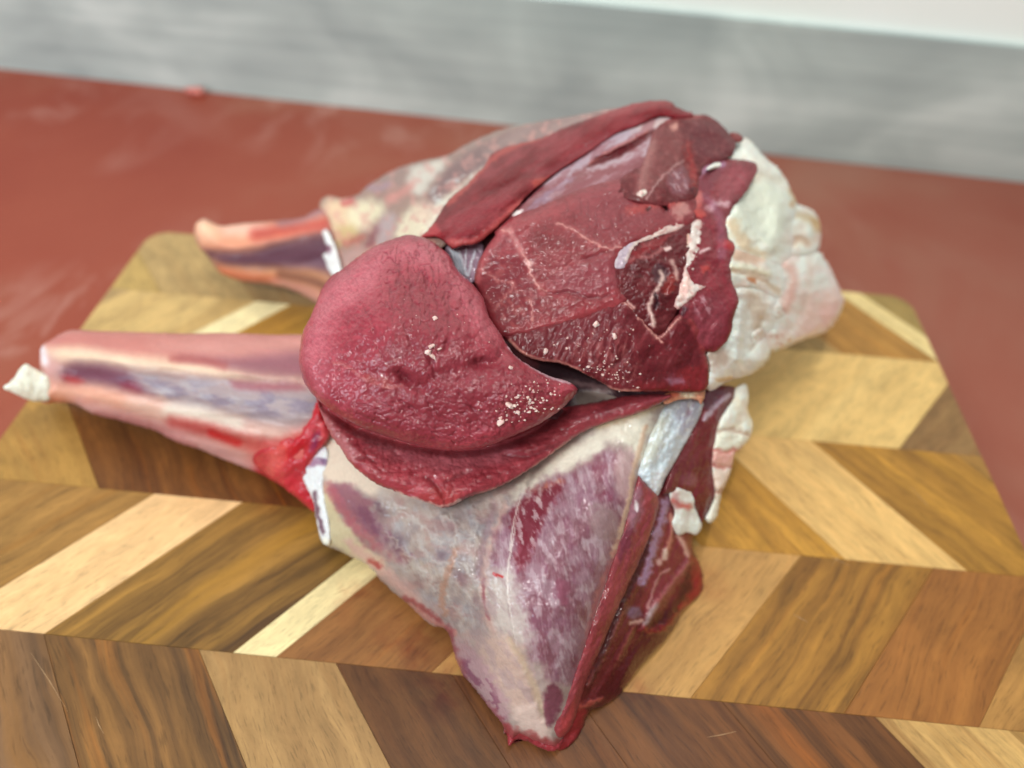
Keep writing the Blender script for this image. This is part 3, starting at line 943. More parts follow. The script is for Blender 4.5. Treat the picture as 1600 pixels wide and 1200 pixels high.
# --- long top muscle
def pt(p):
    red_base(p, (134, 42, 50), -32, 5)
    p.blotch((146, 66, 72), 30, .1, .3, .5, -35, 3)
    p.line([(940, 180), (985, 166), (1040, 160)], (150, 64, 66), 8, 8, .5)
    p.line([(705, 380), (745, 376), (790, 340), (815, 316)], (190, 92, 88), 6, 5, .7)
    p.line([(700, 318), (728, 292), (765, 252), (800, 230), (850, 212)], (186, 82, 72), 4, 4, .7)
    p.poly([(828, 284), (845, 276), (860, 276), (856, 284), (836, 292)], (160, 66, 58), 4, .8, 4)
    p.poly([(655, 372), (672, 350), (690, 360), (680, 372)], (176, 62, 66), 5, .8)
    p.line([(690, 372), (730, 345), (790, 325), (830, 300)], None, 3, depth=-.5, dw=7)
    p.line([(760, 300), (800, 285), (830, 262), (850, 248)], None, 3, depth=-.9, dw=6)
    p.line([(840, 272), (870, 262), (905, 236), (950, 210)], (120, 50, 56), 5, 4, .6, depth=-1.0, dw=6)
    p.relief(14, .4, -35, 3); p.relief(5, .12, -10, 1)
    p.line([(965, 176), (1010, 172), (1050, 168)], None, 3, depth=.5, dw=9)
    p.w[:] = .32
patch('top_muscle', haunch, [(654, 373), (668, 360), (684, 338), (696, 318), (712, 302), (728, 290), (742, 274), (758, 258), (768, 240), (790, 230), (830, 220), (855, 212), (880, 200), (940, 178), (985, 163), (1020, 157), (1046, 158), (1060, 168), (1085, 180), (1060, 186), (1030, 183), (1000, 196), (960, 211), (930, 231), (900, 251), (880, 263), (860, 277), (845, 289), (822, 308), (808, 325), (788, 346), (766, 366), (745, 381), (722, 385), (708, 390), (698, 382), (680, 370)],
      fA, pt, MEAT, 5, (4.5, 22), 18, 2.0, 8, .9)

# --- silverskin sheet with the dark slit below the top muscle
def pt(p):
    p.base((126, 66, 72))
    p.poly([(840, 292), (880, 262), (920, 240), (960, 205), (1020, 182), (1055, 184), (1035, 200), (1012, 206), (985, 218), (950, 236), (915, 258), (880, 280)], (166, 148, 160), 5, .85, 5, 14)
    p.poly([(985, 205), (1020, 185), (1055, 186), (1030, 202)], (202, 178, 170), 6, .7)
    p.poly([(915, 262), (940, 252), (975, 242), (1000, 226), (1022, 212), (1022, 232), (1000, 248), (960, 258), (920, 268)], (172, 150, 158), 4, .85, 4, 12)
    p.poly([(820, 330), (850, 300), (880, 282), (900, 278), (870, 300), (840, 325)], (138, 108, 128), 5, .8, 5)
    p.poly([(800, 338), (806, 328), (818, 326), (820, 334), (812, 342)], (232, 222, 220), 2, .95)
    p.blotch((184, 168, 178), 12, .3, .2, .35, -30, 4)
    p.blotch((132, 70, 78), 16, .25, .25, .6, -30, 3)
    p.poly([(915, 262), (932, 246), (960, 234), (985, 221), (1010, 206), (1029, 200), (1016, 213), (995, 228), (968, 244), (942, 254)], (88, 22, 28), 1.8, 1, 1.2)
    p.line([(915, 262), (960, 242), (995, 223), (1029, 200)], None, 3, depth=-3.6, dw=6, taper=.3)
    p.line([(920, 256), (958, 233), (986, 219), (1012, 205)], (196, 120, 110), 1.6, 1, .6)
    p.relief(16, .5, -30, 4); p.relief(6, .1, -30, 5)
    p.w[:] = 1
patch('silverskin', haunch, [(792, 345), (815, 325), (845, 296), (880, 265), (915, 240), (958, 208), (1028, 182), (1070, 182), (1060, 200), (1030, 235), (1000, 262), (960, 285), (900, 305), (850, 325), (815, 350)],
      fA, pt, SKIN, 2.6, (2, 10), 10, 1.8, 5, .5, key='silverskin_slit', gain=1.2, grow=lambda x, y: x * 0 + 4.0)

# --- bluish connective tissue in the notch beside the round
def pt(p):
    p.base((160, 132, 150))
    p.poly([(702, 388), (714, 388), (724, 410), (732, 432), (722, 428), (712, 412)], (196, 202, 214), 4, .95, 2)
    for a in ((704, 390, 718, 428), (716, 390, 730, 432), (742, 392, 732, 430), (728, 388, 727, 420)):
        p.line([(a[0], a[1]), (a[2], a[3])], (214, 216, 226), 1.6, 1.2, .9, 1.5, depth=.5, dw=3)
    p.relief(8, .3, 70, 4); p.w[:] = 1
patch('connective_tissue', haunch, [(696, 388), (712, 380), (748, 374), (756, 392), (748, 424), (736, 444), (722, 434), (708, 416)], fA, pt, SKIN, -5, (1.5, 8), 10, 1.6, 4, .4)

# --- main muscle of the cut face
def seam(p, pts, w=1.8, c=(196, 138, 130), a=.85, depth=.25):
    p.line(pts, c, w * 1.7, 3.5, a * .28, 3)
    p.line(pts, c, w * .5, 1.3, a, 3.2, depth=depth, dw=3)
def crease(p, pts, c=(104, 44, 50), w=2.0, a=.5, depth=-1.0, dw=3.5, taper=.25):  # darkens the groove's colour like shade, besides cutting the relief
    p.line(pts, c, w, 2.0, a, 1.5, depth=depth, dw=dw, taper=taper)
def pt(p):
    red_base(p, (148, 71, 76), -18, 2)
    p.poly([(745, 440), (765, 385), (795, 365), (822, 410), (835, 450), (838, 500), (800, 516), (770, 490)], (112, 42, 49), 10, .75, 8, 20)
    p.blotch((156, 82, 80), 9, .25, .25, .5, 60, 2.5, mask=p.poly([(760, 470), (775, 400), (800, 380), (825, 430), (830, 500), (800, 515)], None, 8))
    p.line([(742, 440), (752, 412), (768, 386), (786, 362)], (164, 84, 86), 7, 5, .8, depth=.6, dw=8)
    p.line([(784, 360), (800, 355), (870, 330), (940, 300), (1010, 285)], (156, 76, 80), 12, 12, .5, depth=.5, dw=12)
    p.poly([(870, 420), (910, 412), (960, 400), (962, 450), (900, 458), (860, 448)], (132, 62, 70), 10, .6, 6)
    p.poly([(905, 300), (960, 290), (1020, 300), (1040, 340), (980, 370), (920, 360)], (126, 54, 61), 14, .6, 8)
    seam(p, [(784, 358), (800, 368), (806, 380), (814, 394), (822, 405), (827, 415), (830, 428), (834, 438), (842, 448), (852, 456)], 2.6)
    p.line([(798, 362), (806, 378), (816, 394)], (206, 150, 144), 4.5, 4, .7)
    p.poly([(818, 408), (828, 406), (836, 412), (826, 418)], (216, 170, 162), 3, .8, 2)
    crease(p, [(848, 454), (862, 459), (878, 458), (890, 456), (912, 464), (940, 466), (962, 458)], taper=.1, depth=-.8)
    seam(p, [(870, 349), (886, 355), (900, 362), (916, 373), (930, 379), (944, 386), (958, 388), (970, 384)])
    crease(p, [(906, 408), (925, 402), (945, 394), (962, 389)])
    p.line([(835, 412), (855, 421), (878, 421), (892, 410)], (142, 66, 70), 2.5, 3, .6, depth=-.4, dw=4)
    seam(p, [(823, 470), (830, 470), (832, 482), (831, 500)], 1.8)
    seam(p, [(772, 486), (790, 462), (804, 445), (800, 440)], 1.0, a=.6, depth=.1)
    seam(p, [(748, 420), (780, 438), (800, 442)], 1.0, a=.5, depth=.1)
    # vertical small cracks in the upper middle
    for x, y, l in ((905, 305, 34), (918, 312, 40), (930, 330, 38), (942, 310, 26), (884, 312, 22), (955, 340, 24), (968, 330, 20), (895, 330, 20)):
        crease(p, [(x, y), (x + 4, y + l * .5), (x + 2, y + l)], a=.3, w=1.6, depth=-.4, dw=2.6)
    # torn, bloody edge with two holes under the hip muscle
    p.line([(985, 328), (1005, 324), (1030, 318), (1060, 318)], (168, 62, 58), 7, 6, .6, 4)
    p.poly([(1033, 315), (1040, 317), (1045, 328), (1041, 331), (1035, 324)], (34, 14, 16), 1.5, 1, 1); p.bump(1039, 323, 5, -3, 8, -20)
    p.poly([(1009, 328), (1016, 322), (1019, 324), (1012, 331)], (60, 24, 26), 1.2, .9, 1); p.bump(1013, 327, 4, -1.5)
    p.line([(998, 300), (1012, 305), (1050, 340)], None, 3, depth=-.5, dw=6)
    p.poly([(1048, 328), (1064, 318), (1078, 325), (1070, 340), (1052, 337)], (204, 160, 150), 5, .6, 6)
    p.line([(800, 516), (860, 506), (930, 486), (965, 474)], (150, 60, 64), 6, 6, .6)
    p.relief(7, .14, -20, 2, 3)
    p.poly([(755, 392), (800, 360), (830, 360), (815, 395), (790, 400)], (150, 72, 78), 8, .5)
patch('main_muscle', haunch, [(741, 436), (748, 408), (764, 380), (784, 356), (808, 340), (840, 328), (880, 310), (930, 292), (975, 284), (1010, 282), (1050, 292), (1082, 300), (1086, 322), (1080, 345), (1040, 358), (1000, 374), (975, 388), (962, 402), (959, 430), (966, 456), (976, 470), (930, 488), (880, 503), (830, 516), (788, 522), (768, 505), (756, 478), (748, 458)],
      fA, pt, MEAT, 3.5, (2.4, 13), 14, 1.8, 5, .9, gain=1.0, grow=lambda x, y: np.where(x < 775, 0, 5.0))

# --- lower muscle
def pt(p):
    red_base(p, (118, 48, 55), -65, 3)
    p.poly([(800, 528), (860, 515), (960, 480), (990, 500), (960, 540), (880, 550), (820, 545)], (104, 38, 45), 12, .7, 6)
    p.line([(796, 532), (815, 550), (842, 562), (872, 566), (898, 575), (918, 588), (940, 600), (965, 610), (1000, 611)], (204, 142, 130), 2.6, 2, .9, 1.5, depth=.35, dw=3)
    p.line([(1000, 604), (1050, 606), (1100, 606)], (120, 34, 38), 7, 6, .7)
    p.poly([(1060, 580), (1100, 572), (1110, 600), (1080, 614), (1050, 606)], (124, 34, 38), 6, .8, 4)
    p.poly([(1040, 590), (1062, 588), (1070, 596), (1045, 602)], (150, 110, 132), 4, .6)
    seam(p, [(970, 470), (988, 480), (1000, 498), (1012, 512), (1025, 526), (1032, 532)], 2.2, (206, 150, 138))
    seam(p, [(1026, 528), (1040, 522), (1050, 508), (1062, 497)], 2.4, (206, 150, 138))
    p.blotch((152, 84, 82), 7, .25, .2, .5, -65, 2.6, mask=p.poly([(890, 545), (960, 500), (990, 540), (1000, 590), (940, 592)], None, 14))
    crease(p, [(945, 568), (965, 570), (980, 552), (990, 540)], w=2.2, depth=-1)
    crease(p, [(1040, 537), (1046, 548)], w=3, depth=-1)
    for i in range(9):
        x = 868 + i * 13
        p.line([(x, 562 + i), (x + 8, 540 - i * 2)], (146, 78, 78), 1.3, 1.5, .5, 2, depth=.25, dw=2)
    p.relief(18, .6, -60, 2); p.relief(6, .2, -60, 2)
    p.cells(9, 9, .35, .2, mask=p.poly([(920, 585), (960, 565), (1010, 570), (1020, 600), (960, 608)], None, 8), seed=9)
    p.bump(1052, 555, 12, .7); p.line([(1080, 500), (1095, 530), (1105, 570)], (160, 64, 66), 6, 5, .6)
patch('lower_muscle', haunch, [(788, 523), (830, 517), (880, 504), (930, 489), (966, 474), (985, 484), (1000, 502), (1014, 518), (1029, 530), (1044, 520), (1064, 496), (1078, 500), (1090, 518), (1100, 545), (1108, 574), (1104, 608), (1085, 613), (1040, 612), (1000, 612), (962, 610), (938, 597), (915, 585), (895, 575), (870, 567), (840, 563), (814, 553), (798, 538)],
      fA, pt, MEAT, 3.0, (2.6, 13), 13, 1.8, 5, .9, gain=1.0, grow=lambda x, y: np.where((y > 535) & (y > 500 + (x - 790) * .16), 0, np.where(x < 800, 0, 7.0)))

# --- small dark square muscle with its fat seams
def pt(p):
    red_base(p, (108, 44, 49), -40, 2)
    p.poly([(980, 415), (986, 396), (1015, 376), (1045, 366), (1060, 362), (1030, 385), (1000, 400)], (132, 42, 46), 5, .8)
    p.poly([(1016, 428), (1028, 412), (1040, 414), (1046, 440), (1042, 452), (1034, 446)], (76, 44, 50), 4, .9, 3)
    p.poly([(1034, 450), (1048, 425), (1058, 432), (1052, 455), (1040, 462)], (128, 38, 34), 4, .8)
    p.line([(1032, 424), (1035, 436), (1028, 450), (1021, 462), (1016, 474), (1014, 486), (1020, 494), (1020, 508)], (208, 176, 166), 3.2, 2.5, .9, 2, depth=.7, dw=4)
    p.line([(1050, 408), (1056, 424), (1058, 436)], (196, 160, 150), 3, 3, .8)
    p.line([(996, 400), (1012, 402), (1030, 392), (1042, 386)], (164, 96, 94), 2, 2, .6)
    p.poly([(1036, 388), (1048, 385), (1050, 389), (1040, 393)], (226, 196, 190), 1.5, .9, 1)
    p.line([(1024, 460), (1027, 474), (1024, 480)], (50, 22, 30), 3, 2, .8, depth=-1, dw=3)
    crease(p, [(960, 420), (963, 440), (967, 458)], w=2.6, depth=-1.2)
    p.line([(972, 464), (984, 476), (992, 482)], (206, 160, 150), 2.2, 2, .8)
    p.relief(12, .9, -40, 1.5); p.relief(5, .3)
    p.bump(1036, 430, 9, -2.2)
patch('dark_muscle', haunch, [(962, 424), (975, 418), (979, 402), (992, 386), (1020, 372), (1050, 361), (1070, 347), (1079, 350), (1073, 388), (1068, 420), (1061, 452), (1052, 482), (1042, 498), (1032, 516), (1022, 515), (1004, 500), (985, 483), (968, 466), (961, 444)],
      fA, pt, MEAT, 3.4, (1.6, 9), 10, 1.7, 4, .9, gain=.7, grow=lambda x, y: x * 0 + 8.0)
def pt(p):
    p.base((206, 184, 176)); p.mixc(np.exp(-(p.e / 3.0) ** 2) * .7, (160, 90, 90)); p.blotch((180, 120, 116), 9, .2, .2, .6); p.poly([(960, 420), (962, 400), (976, 380), (992, 378), (982, 396), (978, 422)], (170, 152, 164), 4, .9, 2)
    p.line([(963, 402), (960, 420)], (190, 172, 178), 2, 2, .7); p.line([(980, 404), (990, 386), (1010, 376), (1040, 364)], (234, 214, 204), 2, 2, .8); p.tone(8, .06); p.relief(8, .3)
patch('fat_seam', haunch, [(960, 418), (960, 404), (970, 386), (982, 378), (992, 374), (1020, 361), (1045, 348), (1064, 341), (1070, 350), (1060, 361), (1040, 366), (1015, 375), (1000, 381), (986, 396), (977, 419)], fA, pt, FAT, 4.6, (1.0, 7), 6, 1.7, 3, .6)
def pt(p):
    p.base((214, 200, 192)); p.mixc(np.exp(-(p.e / 3.0) ** 2) * .7, (170, 96, 94)); p.blotch((196, 140, 132), 10, .25, .2, .6); p.poly([(1060, 455), (1072, 425), (1080, 440), (1072, 466)], (232, 186, 176), 6, .7)
    p.line([(1074, 360), (1070, 390), (1066, 410)], (196, 150, 120), 3, 3, .5); p.tone(12, .06); p.relief(9, .6); p.poly([(1084, 425), (1092, 440), (1080, 445)], (242, 238, 230), 4, .9)
patch('fat_seam', haunch, [(1080, 347), (1096, 344), (1098, 362), (1095, 392), (1088, 420), (1080, 430), (1086, 441), (1109, 443), (1110, 449), (1094, 456), (1078, 470), (1062, 483), (1052, 478), (1060, 451), (1066, 428), (1070, 400), (1072, 370)], fA, pt, FAT, 4.2, (1.3, 9), 6, 1.7, 3, 1.3, rscale=5)

# --- hip muscle at the upper right
def pt(p):
    red_base(p, (112, 48, 52), 50, 1.5)
    p.poly([(1015, 205), (1055, 192), (1070, 220), (1060, 270), (1020, 300), (1000, 300), (1005, 250)], (118, 62, 62), 10, .8, 6, 20)
    p.poly([(1070, 205), (1085, 190), (1125, 195), (1148, 225), (1130, 250), (1095, 252), (1080, 230)], (96, 38, 45), 10, .8)
    p.line([(1068, 249), (1050, 263), (1030, 282), (1020, 296), (1010, 310)], (184, 150, 148), 1.2, 1.4, .75, 2.5, depth=.3, dw=3)
    p.poly([(1048, 272), (1066, 258), (1078, 282), (1066, 306), (1044, 294)], (126, 80, 88), 6, .8)
    p.blotch((206, 190, 196), 7, .25, .15, .7, 55, 3, mask=p.poly([(1044, 275), (1060, 268), (1074, 300), (1062, 306)], None, 6))
    p.line([(1074, 226), (1079, 245), (1080, 262), (1086, 280), (1084, 292)], (150, 44, 42), 4, 4, .7, 6)
    p.line([(1070, 240), (1074, 262)], (120, 30, 32), 3, 3, .7)
    p.poly([(1078, 292), (1088, 292), (1085, 301), (1080, 300)], (60, 24, 32), 2, .9)
    p.poly([(1048, 196), (1058, 190), (1058, 202), (1050, 204)], (214, 160, 146), 3, .8, 3)
    p.line([(1030, 190), (1060, 182), (1090, 180)], (170, 90, 86), 5, 5, .6)
    p.w[:] = .45
    p.relief(22, .8, 40, 1.4); p.relief(8, .25)
    p.bump(1078, 255, 9, -1.4, 24)
    p.line([(1018, 225), (1008, 262), (1002, 290)], (170, 126, 120), 8, 8, .5)
    p.blotch((150, 88, 86), 9, .35, .2, .35)
    p.poly([(995, 305), (1003, 296), (1008, 296), (1010, 302), (1002, 308)], (238, 226, 214), 1.5, 1, 2)
patch('hip_muscle', haunch, [(1022, 204), (1044, 186), (1075, 182), (1102, 179), (1122, 190), (1138, 206), (1149, 222), (1146, 240), (1128, 252), (1104, 258), (1090, 274), (1087, 296), (1078, 310), (1050, 316), (1020, 316), (990, 312), (968, 300), (972, 286), (1000, 262), (1012, 232)],
      fA, pt, MEAT, 4.2, (2.6, 12), 16, 1.8, 6, 1.0, gain=1.0, grow=lambda x, y: np.where(y > 265, 6.0, 0))

# --- right-hand column of muscle beside the fat
def pt(p):
    red_base(p, (146, 68, 78), -55, 1.8)
    p.poly([(1090, 278), (1110, 258), (1140, 256), (1120, 280), (1098, 310)], (116, 48, 62), 8, .7)
    p.line([(1092, 272), (1108, 262), (1130, 257)], (170, 140, 176), 4, 4, .7)
    p.poly([(1130, 268), (1160, 260), (1170, 270), (1150, 300), (1128, 312)], (150, 70, 80), 8, .6)
    p.line([(1136, 318), (1120, 318), (1110, 326)], (222, 196, 200), 5, 5, .7, 4)
    p.poly([(1080, 325), (1096, 318), (1100, 338), (1088, 346)], (190, 74, 64), 6, .7, 7)
    p.poly([(1080, 306), (1096, 300), (1096, 318), (1082, 324)], (200, 112, 106), 5, .8, 3)
    p.line([(1130, 382), (1146, 384)], (170, 40, 44), 7, 5, .8)
    p.poly([(1095, 416), (1106, 412), (1110, 424), (1100, 428)], (190, 66, 60), 4, .7)
    p.line([(1094, 394), (1108, 388)], (226, 200, 198), 2.6, 2, .8)
    p.poly([(1080, 480), (1105, 456), (1132, 470), (1130, 520), (1100, 536), (1078, 510)], (132, 60, 70), 8, .6)
    p.blotch((206, 170, 178), 8, .3, .12, .6, 60, 2, mask=p.poly([(1085, 470), (1105, 460), (1110, 490), (1092, 492)], None, 7))
    p.line([(1070, 482), (1064, 494)], (60, 26, 36), 4, 3, .8)
    p.relief(24, .9, -50, 1.5); p.relief(7, .2)
    p.line([(1100, 350), (1116, 380), (1104, 440)], None, 3, depth=-.8, dw=7)
    p.line([(1105, 310), (1125, 340), (1128, 400)], (150, 92, 116), 6, 6, .5)
patch('side_muscle', haunch, [(1088, 284), (1098, 266), (1112, 258), (1135, 255), (1165, 256), (1178, 262), (1168, 285), (1152, 308), (1140, 322), (1134, 345), (1132, 372), (1142, 386), (1136, 410), (1138, 440), (1148, 468), (1140, 495), (1134, 525), (1110, 545), (1086, 526), (1068, 498), (1068, 482), (1080, 462), (1088, 448), (1076, 428), (1084, 395), (1098, 350), (1090, 335), (1078, 325), (1082, 304)],
      fA, pt, MEAT, 3.2, (2.2, 11), 14, 1.8, 5, 1.0, gain=1.0, grow=lambda x, y: x * 0 + 6.0)

# --- creamy fat cap, built of its folded lobes
def fat(p, c, pink=.3):
    p.base(c); p.tone(30, .05); p.tone(10, .03)
    p.blotch((240, 246, 236), 30, .0, .35, .85)
    p.blotch((242, 214, 202), 24, .25, .3, pink)
    p.relief(34, 1.2); p.relief(12, .12); p.w[:] = .9
def pt(p):
    fat(p, (248, 243, 230), .2)
    p.poly([(1150, 300), (1190, 280), (1225, 300), (1230, 350), (1215, 400), (1180, 380), (1145, 350)], (228, 232, 214), 14, .9, 8, 20)
    p.poly([(1135, 345), (1150, 345), (1175, 380), (1200, 400), (1180, 405), (1145, 372)], (216, 178, 130), 7, .55, 6)
    p.line([(1165, 286), (1190, 276), (1220, 282)], (204, 190, 166), 6, 6, .5, depth=-2, dw=8)
    p.bump(1185, 345, 20, -4, 32, -15); p.bump(1215, 340, 18, 3, 40); p.bump(1180, 245, 25, 2.5)
    p.line([(1150, 320), (1170, 350), (1205, 385)], None, 3, depth=2.5, dw=9)
    p.line([(1235, 296), (1242, 310), (1238, 320)], (214, 168, 112), 4, 4, .7)
patch('fat_cap', haunch, [(1142, 240), (1150, 226), (1160, 214), (1175, 222), (1190, 240), (1200, 250), (1215, 262), (1228, 280), (1238, 300), (1246, 320), (1246, 360), (1240, 400), (1222, 425), (1190, 420), (1155, 405), (1136, 388), (1130, 360), (1134, 335), (1146, 310), (1160, 290), (1172, 272), (1160, 260), (1130, 262), (1104, 266), (1112, 256), (1130, 250)],
      fF, pt, FAT, 3, (9, 34), 26, 2.0, 14, 1.0)
def pt(p):
    fat(p, (246, 238, 222), .3)
    p.line([(1240, 335), (1262, 340), (1276, 350)], (208, 172, 120), 5, 5, .6, depth=-1.5, dw=6)
    p.poly([(1268, 340), (1282, 344), (1284, 362), (1272, 362)], (214, 172, 112), 5, .7)
    p.line([(1238, 380), (1250, 372), (1262, 380)], (206, 164, 130), 5, 5, .6, depth=-1.5, dw=6)
    p.bump(1262, 365, 12, 2)
patch('fat_lobe', haunch, [(1232, 318), (1255, 322), (1272, 330), (1281, 346), (1283, 372), (1278, 392), (1262, 402), (1240, 402), (1226, 385), (1224, 345)], fF, pt, FAT, 2, (8, 24), 16, 2.2, 10, .8)
def pt(p):
    fat(p, (250, 238, 230), .5)
    p.poly([(1260, 470), (1310, 455), (1320, 490), (1290, 520), (1250, 530), (1245, 510)], (242, 206, 194), 14, .8, 8)
    p.line([(1222, 410), (1240, 430), (1236, 460), (1226, 480)], (232, 178, 164), 8, 8, .7, depth=1, dw=8)
    p.line([(1265, 400), (1266, 440), (1250, 490)], (226, 206, 190), 5, 6, .5, depth=-1, dw=8)
    p.poly([(1286, 478), (1310, 474), (1300, 505), (1284, 512)], (240, 192, 182), 6, .6)
    p.bump(1260, 440, 24, 3, 40)
patch('fat_lobe', haunch, [(1226, 395), (1250, 398), (1280, 394), (1294, 412), (1304, 432), (1314, 454), (1319, 472), (1310, 496), (1295, 515), (1275, 525), (1250, 533), (1225, 545), (1205, 548), (1195, 520), (1200, 470), (1206, 420)], fF, pt, FAT, 1, (9, 34), 20, 2.2, 14, 1.2)
def pt(p):
    fat(p, (246, 246, 238), .15)
    p.poly([(1145, 480), (1165, 470), (1175, 510), (1165, 560), (1140, 560), (1132, 540)], (232, 238, 230), 10, .8, 6)
    p.poly([(1165, 455), (1190, 458), (1200, 490), (1182, 520), (1170, 490)], (212, 190, 166), 9, .7, 6)
    p.poly([(1105, 545), (1125, 540), (1142, 560), (1125, 575), (1108, 570)], (206, 180, 164), 8, .7, 5)
    p.poly([(1120, 592), (1140, 590), (1160, 592), (1140, 600)], (206, 156, 104), 4, .8, 3)
    p.bump(1170, 500, 14, -2.5, 30); p.bump(1190, 560, 18, 3, 24); p.bump(1186, 522, 7, -2.5)
    p.line([(1176, 545), (1184, 520), (1190, 500)], (196, 180, 160), 4, 4, .6, depth=-1.5, dw=6)
    p.line([(1150, 560), (1155, 520), (1160, 480)], None, 3, depth=2, dw=9)
patch('fat_lobe', haunch, [(1138, 452), (1160, 446), (1190, 448), (1215, 460), (1222, 490), (1212, 520), (1206, 548), (1198, 566), (1176, 584), (1150, 592), (1130, 600), (1112, 611), (1103, 602), (1108, 576), (1104, 552), (1112, 542), (1132, 526), (1139, 496), (1146, 470)], fF, pt, FAT, 4, (7, 26), 18, 2.0, 12, 1.0)
def pt(p):
    fat(p, (246, 236, 224), .4)
    p.line([(1145, 424), (1170, 428), (1190, 436), (1215, 456)], (210, 178, 140), 3.5, 4, .6, 4, depth=-.9, dw=6)
    p.poly([(1168, 434), (1180, 434), (1182, 444), (1172, 442)], (206, 120, 70), 3, .8, 2)
    p.poly([(1138, 396), (1160, 388), (1195, 396), (1190, 412), (1150, 408)], (222, 170, 138), 7, .7, 6)
    p.line([(1140, 418), (1165, 418), (1200, 428)], (236, 230, 200), 6, 5, .7, depth=1.2, dw=6)
    p.poly([(1142, 428), (1155, 426), (1156, 446), (1144, 446)], (226, 230, 220), 5, .8)
patch('fat_lobe', haunch, [(1134, 392), (1150, 384), (1185, 392), (1212, 402), (1228, 420), (1234, 445), (1226, 468), (1205, 466), (1180, 452), (1158, 450), (1140, 450), (1134, 430), (1138, 412)], fF, pt, FAT, 6, (5, 16), 14, 2.0, 8, .9)
for pts, c in (([(1210, 475), (1224, 470), (1232, 480), (1226, 496), (1212, 500), (1204, 490)], (240, 226, 214)), ([(1176, 520), (1190, 512), (1200, 524), (1192, 540), (1178, 540)], (226, 224, 208)), ([(1198, 520), (1222, 515), (1240, 524), (1225, 542), (1200, 546)], (238, 222, 208))):
    def pt(p, c=c):
        fat(p, c, .5); p.blotch((196, 120, 90), 6, .4, .15, .5)
    patch('fat_lobe', haunch, pts, fF, pt, FAT, 8, (3, 10), 8, 2.0, 5, .8)
# bit of reddish flesh at the top of the fat
def pt(p):
    p.base((116, 42, 42)); p.tone(8, .1)
patch('flesh_scrap', haunch, [(1140, 208), (1152, 207), (1162, 214), (1158, 222), (1148, 222)], fA, pt, MEAT, 3, (2, 6), 5, 2, 3)

# --- lower lip of the round, hanging over the other haunch
def pt(p):
    red_base(p, (186, 98, 104), -15, 2)
    p.poly([(500, 640), (545, 690), (560, 720), (540, 720), (505, 670)], (176, 112, 112), 8, .7)
    p.poly([(560, 672), (640, 702), (740, 708), (800, 695), (790, 720), (700, 735), (600, 712)], (166, 96, 104), 14, .5, 6)
    p.poly([(870, 700), (900, 668), (1000, 635), (1042, 620), (1030, 635), (940, 672)], (150, 66, 72), 8, .6)
    p.line([(620, 770), (650, 780), (690, 791), (720, 782)], (226, 200, 186), 2.2, 1.6, .9, 2, depth=.4, dw=3)
    p.line([(740, 776), (800, 752), (850, 718), (880, 697), (920, 676)], (206, 150, 132), 1.8, 1.6, .7, 1.5)
    crease(p, [(695, 792), (690, 770), (675, 752), (660, 742)], depth=-.9, dw=4)
    crease(p, [(555, 716), (575, 716), (590, 724)], depth=-.6)
    crease(p, [(690, 756), (720, 742), (740, 736)], depth=-.6, a=.5)
    crease(p, [(780, 712), (830, 712), (880, 690)], depth=-1, a=.5, dw=5)
    p.poly([(655, 776), (690, 760), (720, 772), (700, 790), (680, 788)], (160, 56, 54), 8, .6)
    p.line([(503, 634), (520, 645), (560, 669), (630, 691), (700, 703), (770, 697), (840, 669), (890, 630)], None, 3, depth=-3.4, dw=8, warp=0)
    p.bump(740, 770, 30, 1.0, 14, -25); p.bump(812, 702, 24, 1.2, 9, -10)
    p.cells(16, 11, .3, .16, -15, seed=21, mask=.7); p.relief(18, .5, -15, 2)
    p.line([(900, 655), (960, 640), (1040, 618)], (120, 52, 60), 7, 7, .6)
patch('flap_muscle', haunch, [(494, 618), (500, 640), (508, 662), (518, 682), (534, 704), (546, 722), (565, 740), (590, 757), (615, 767), (640, 777), (665, 785), (689, 793), (706, 791), (730, 778), (770, 765), (800, 751), (830, 732), (860, 711), (882, 695), (912, 675), (950, 660), (1000, 645), (1036, 628), (1050, 618), (1020, 615), (980, 618), (940, 626), (905, 632), (860, 640), (760, 660), (640, 650), (560, 620), (510, 600)],
      fL, pt, MEAT, 0, (7, 26), 14, 1.8, 9, 1.0, 'lower lip of dark muscle under the round cut')

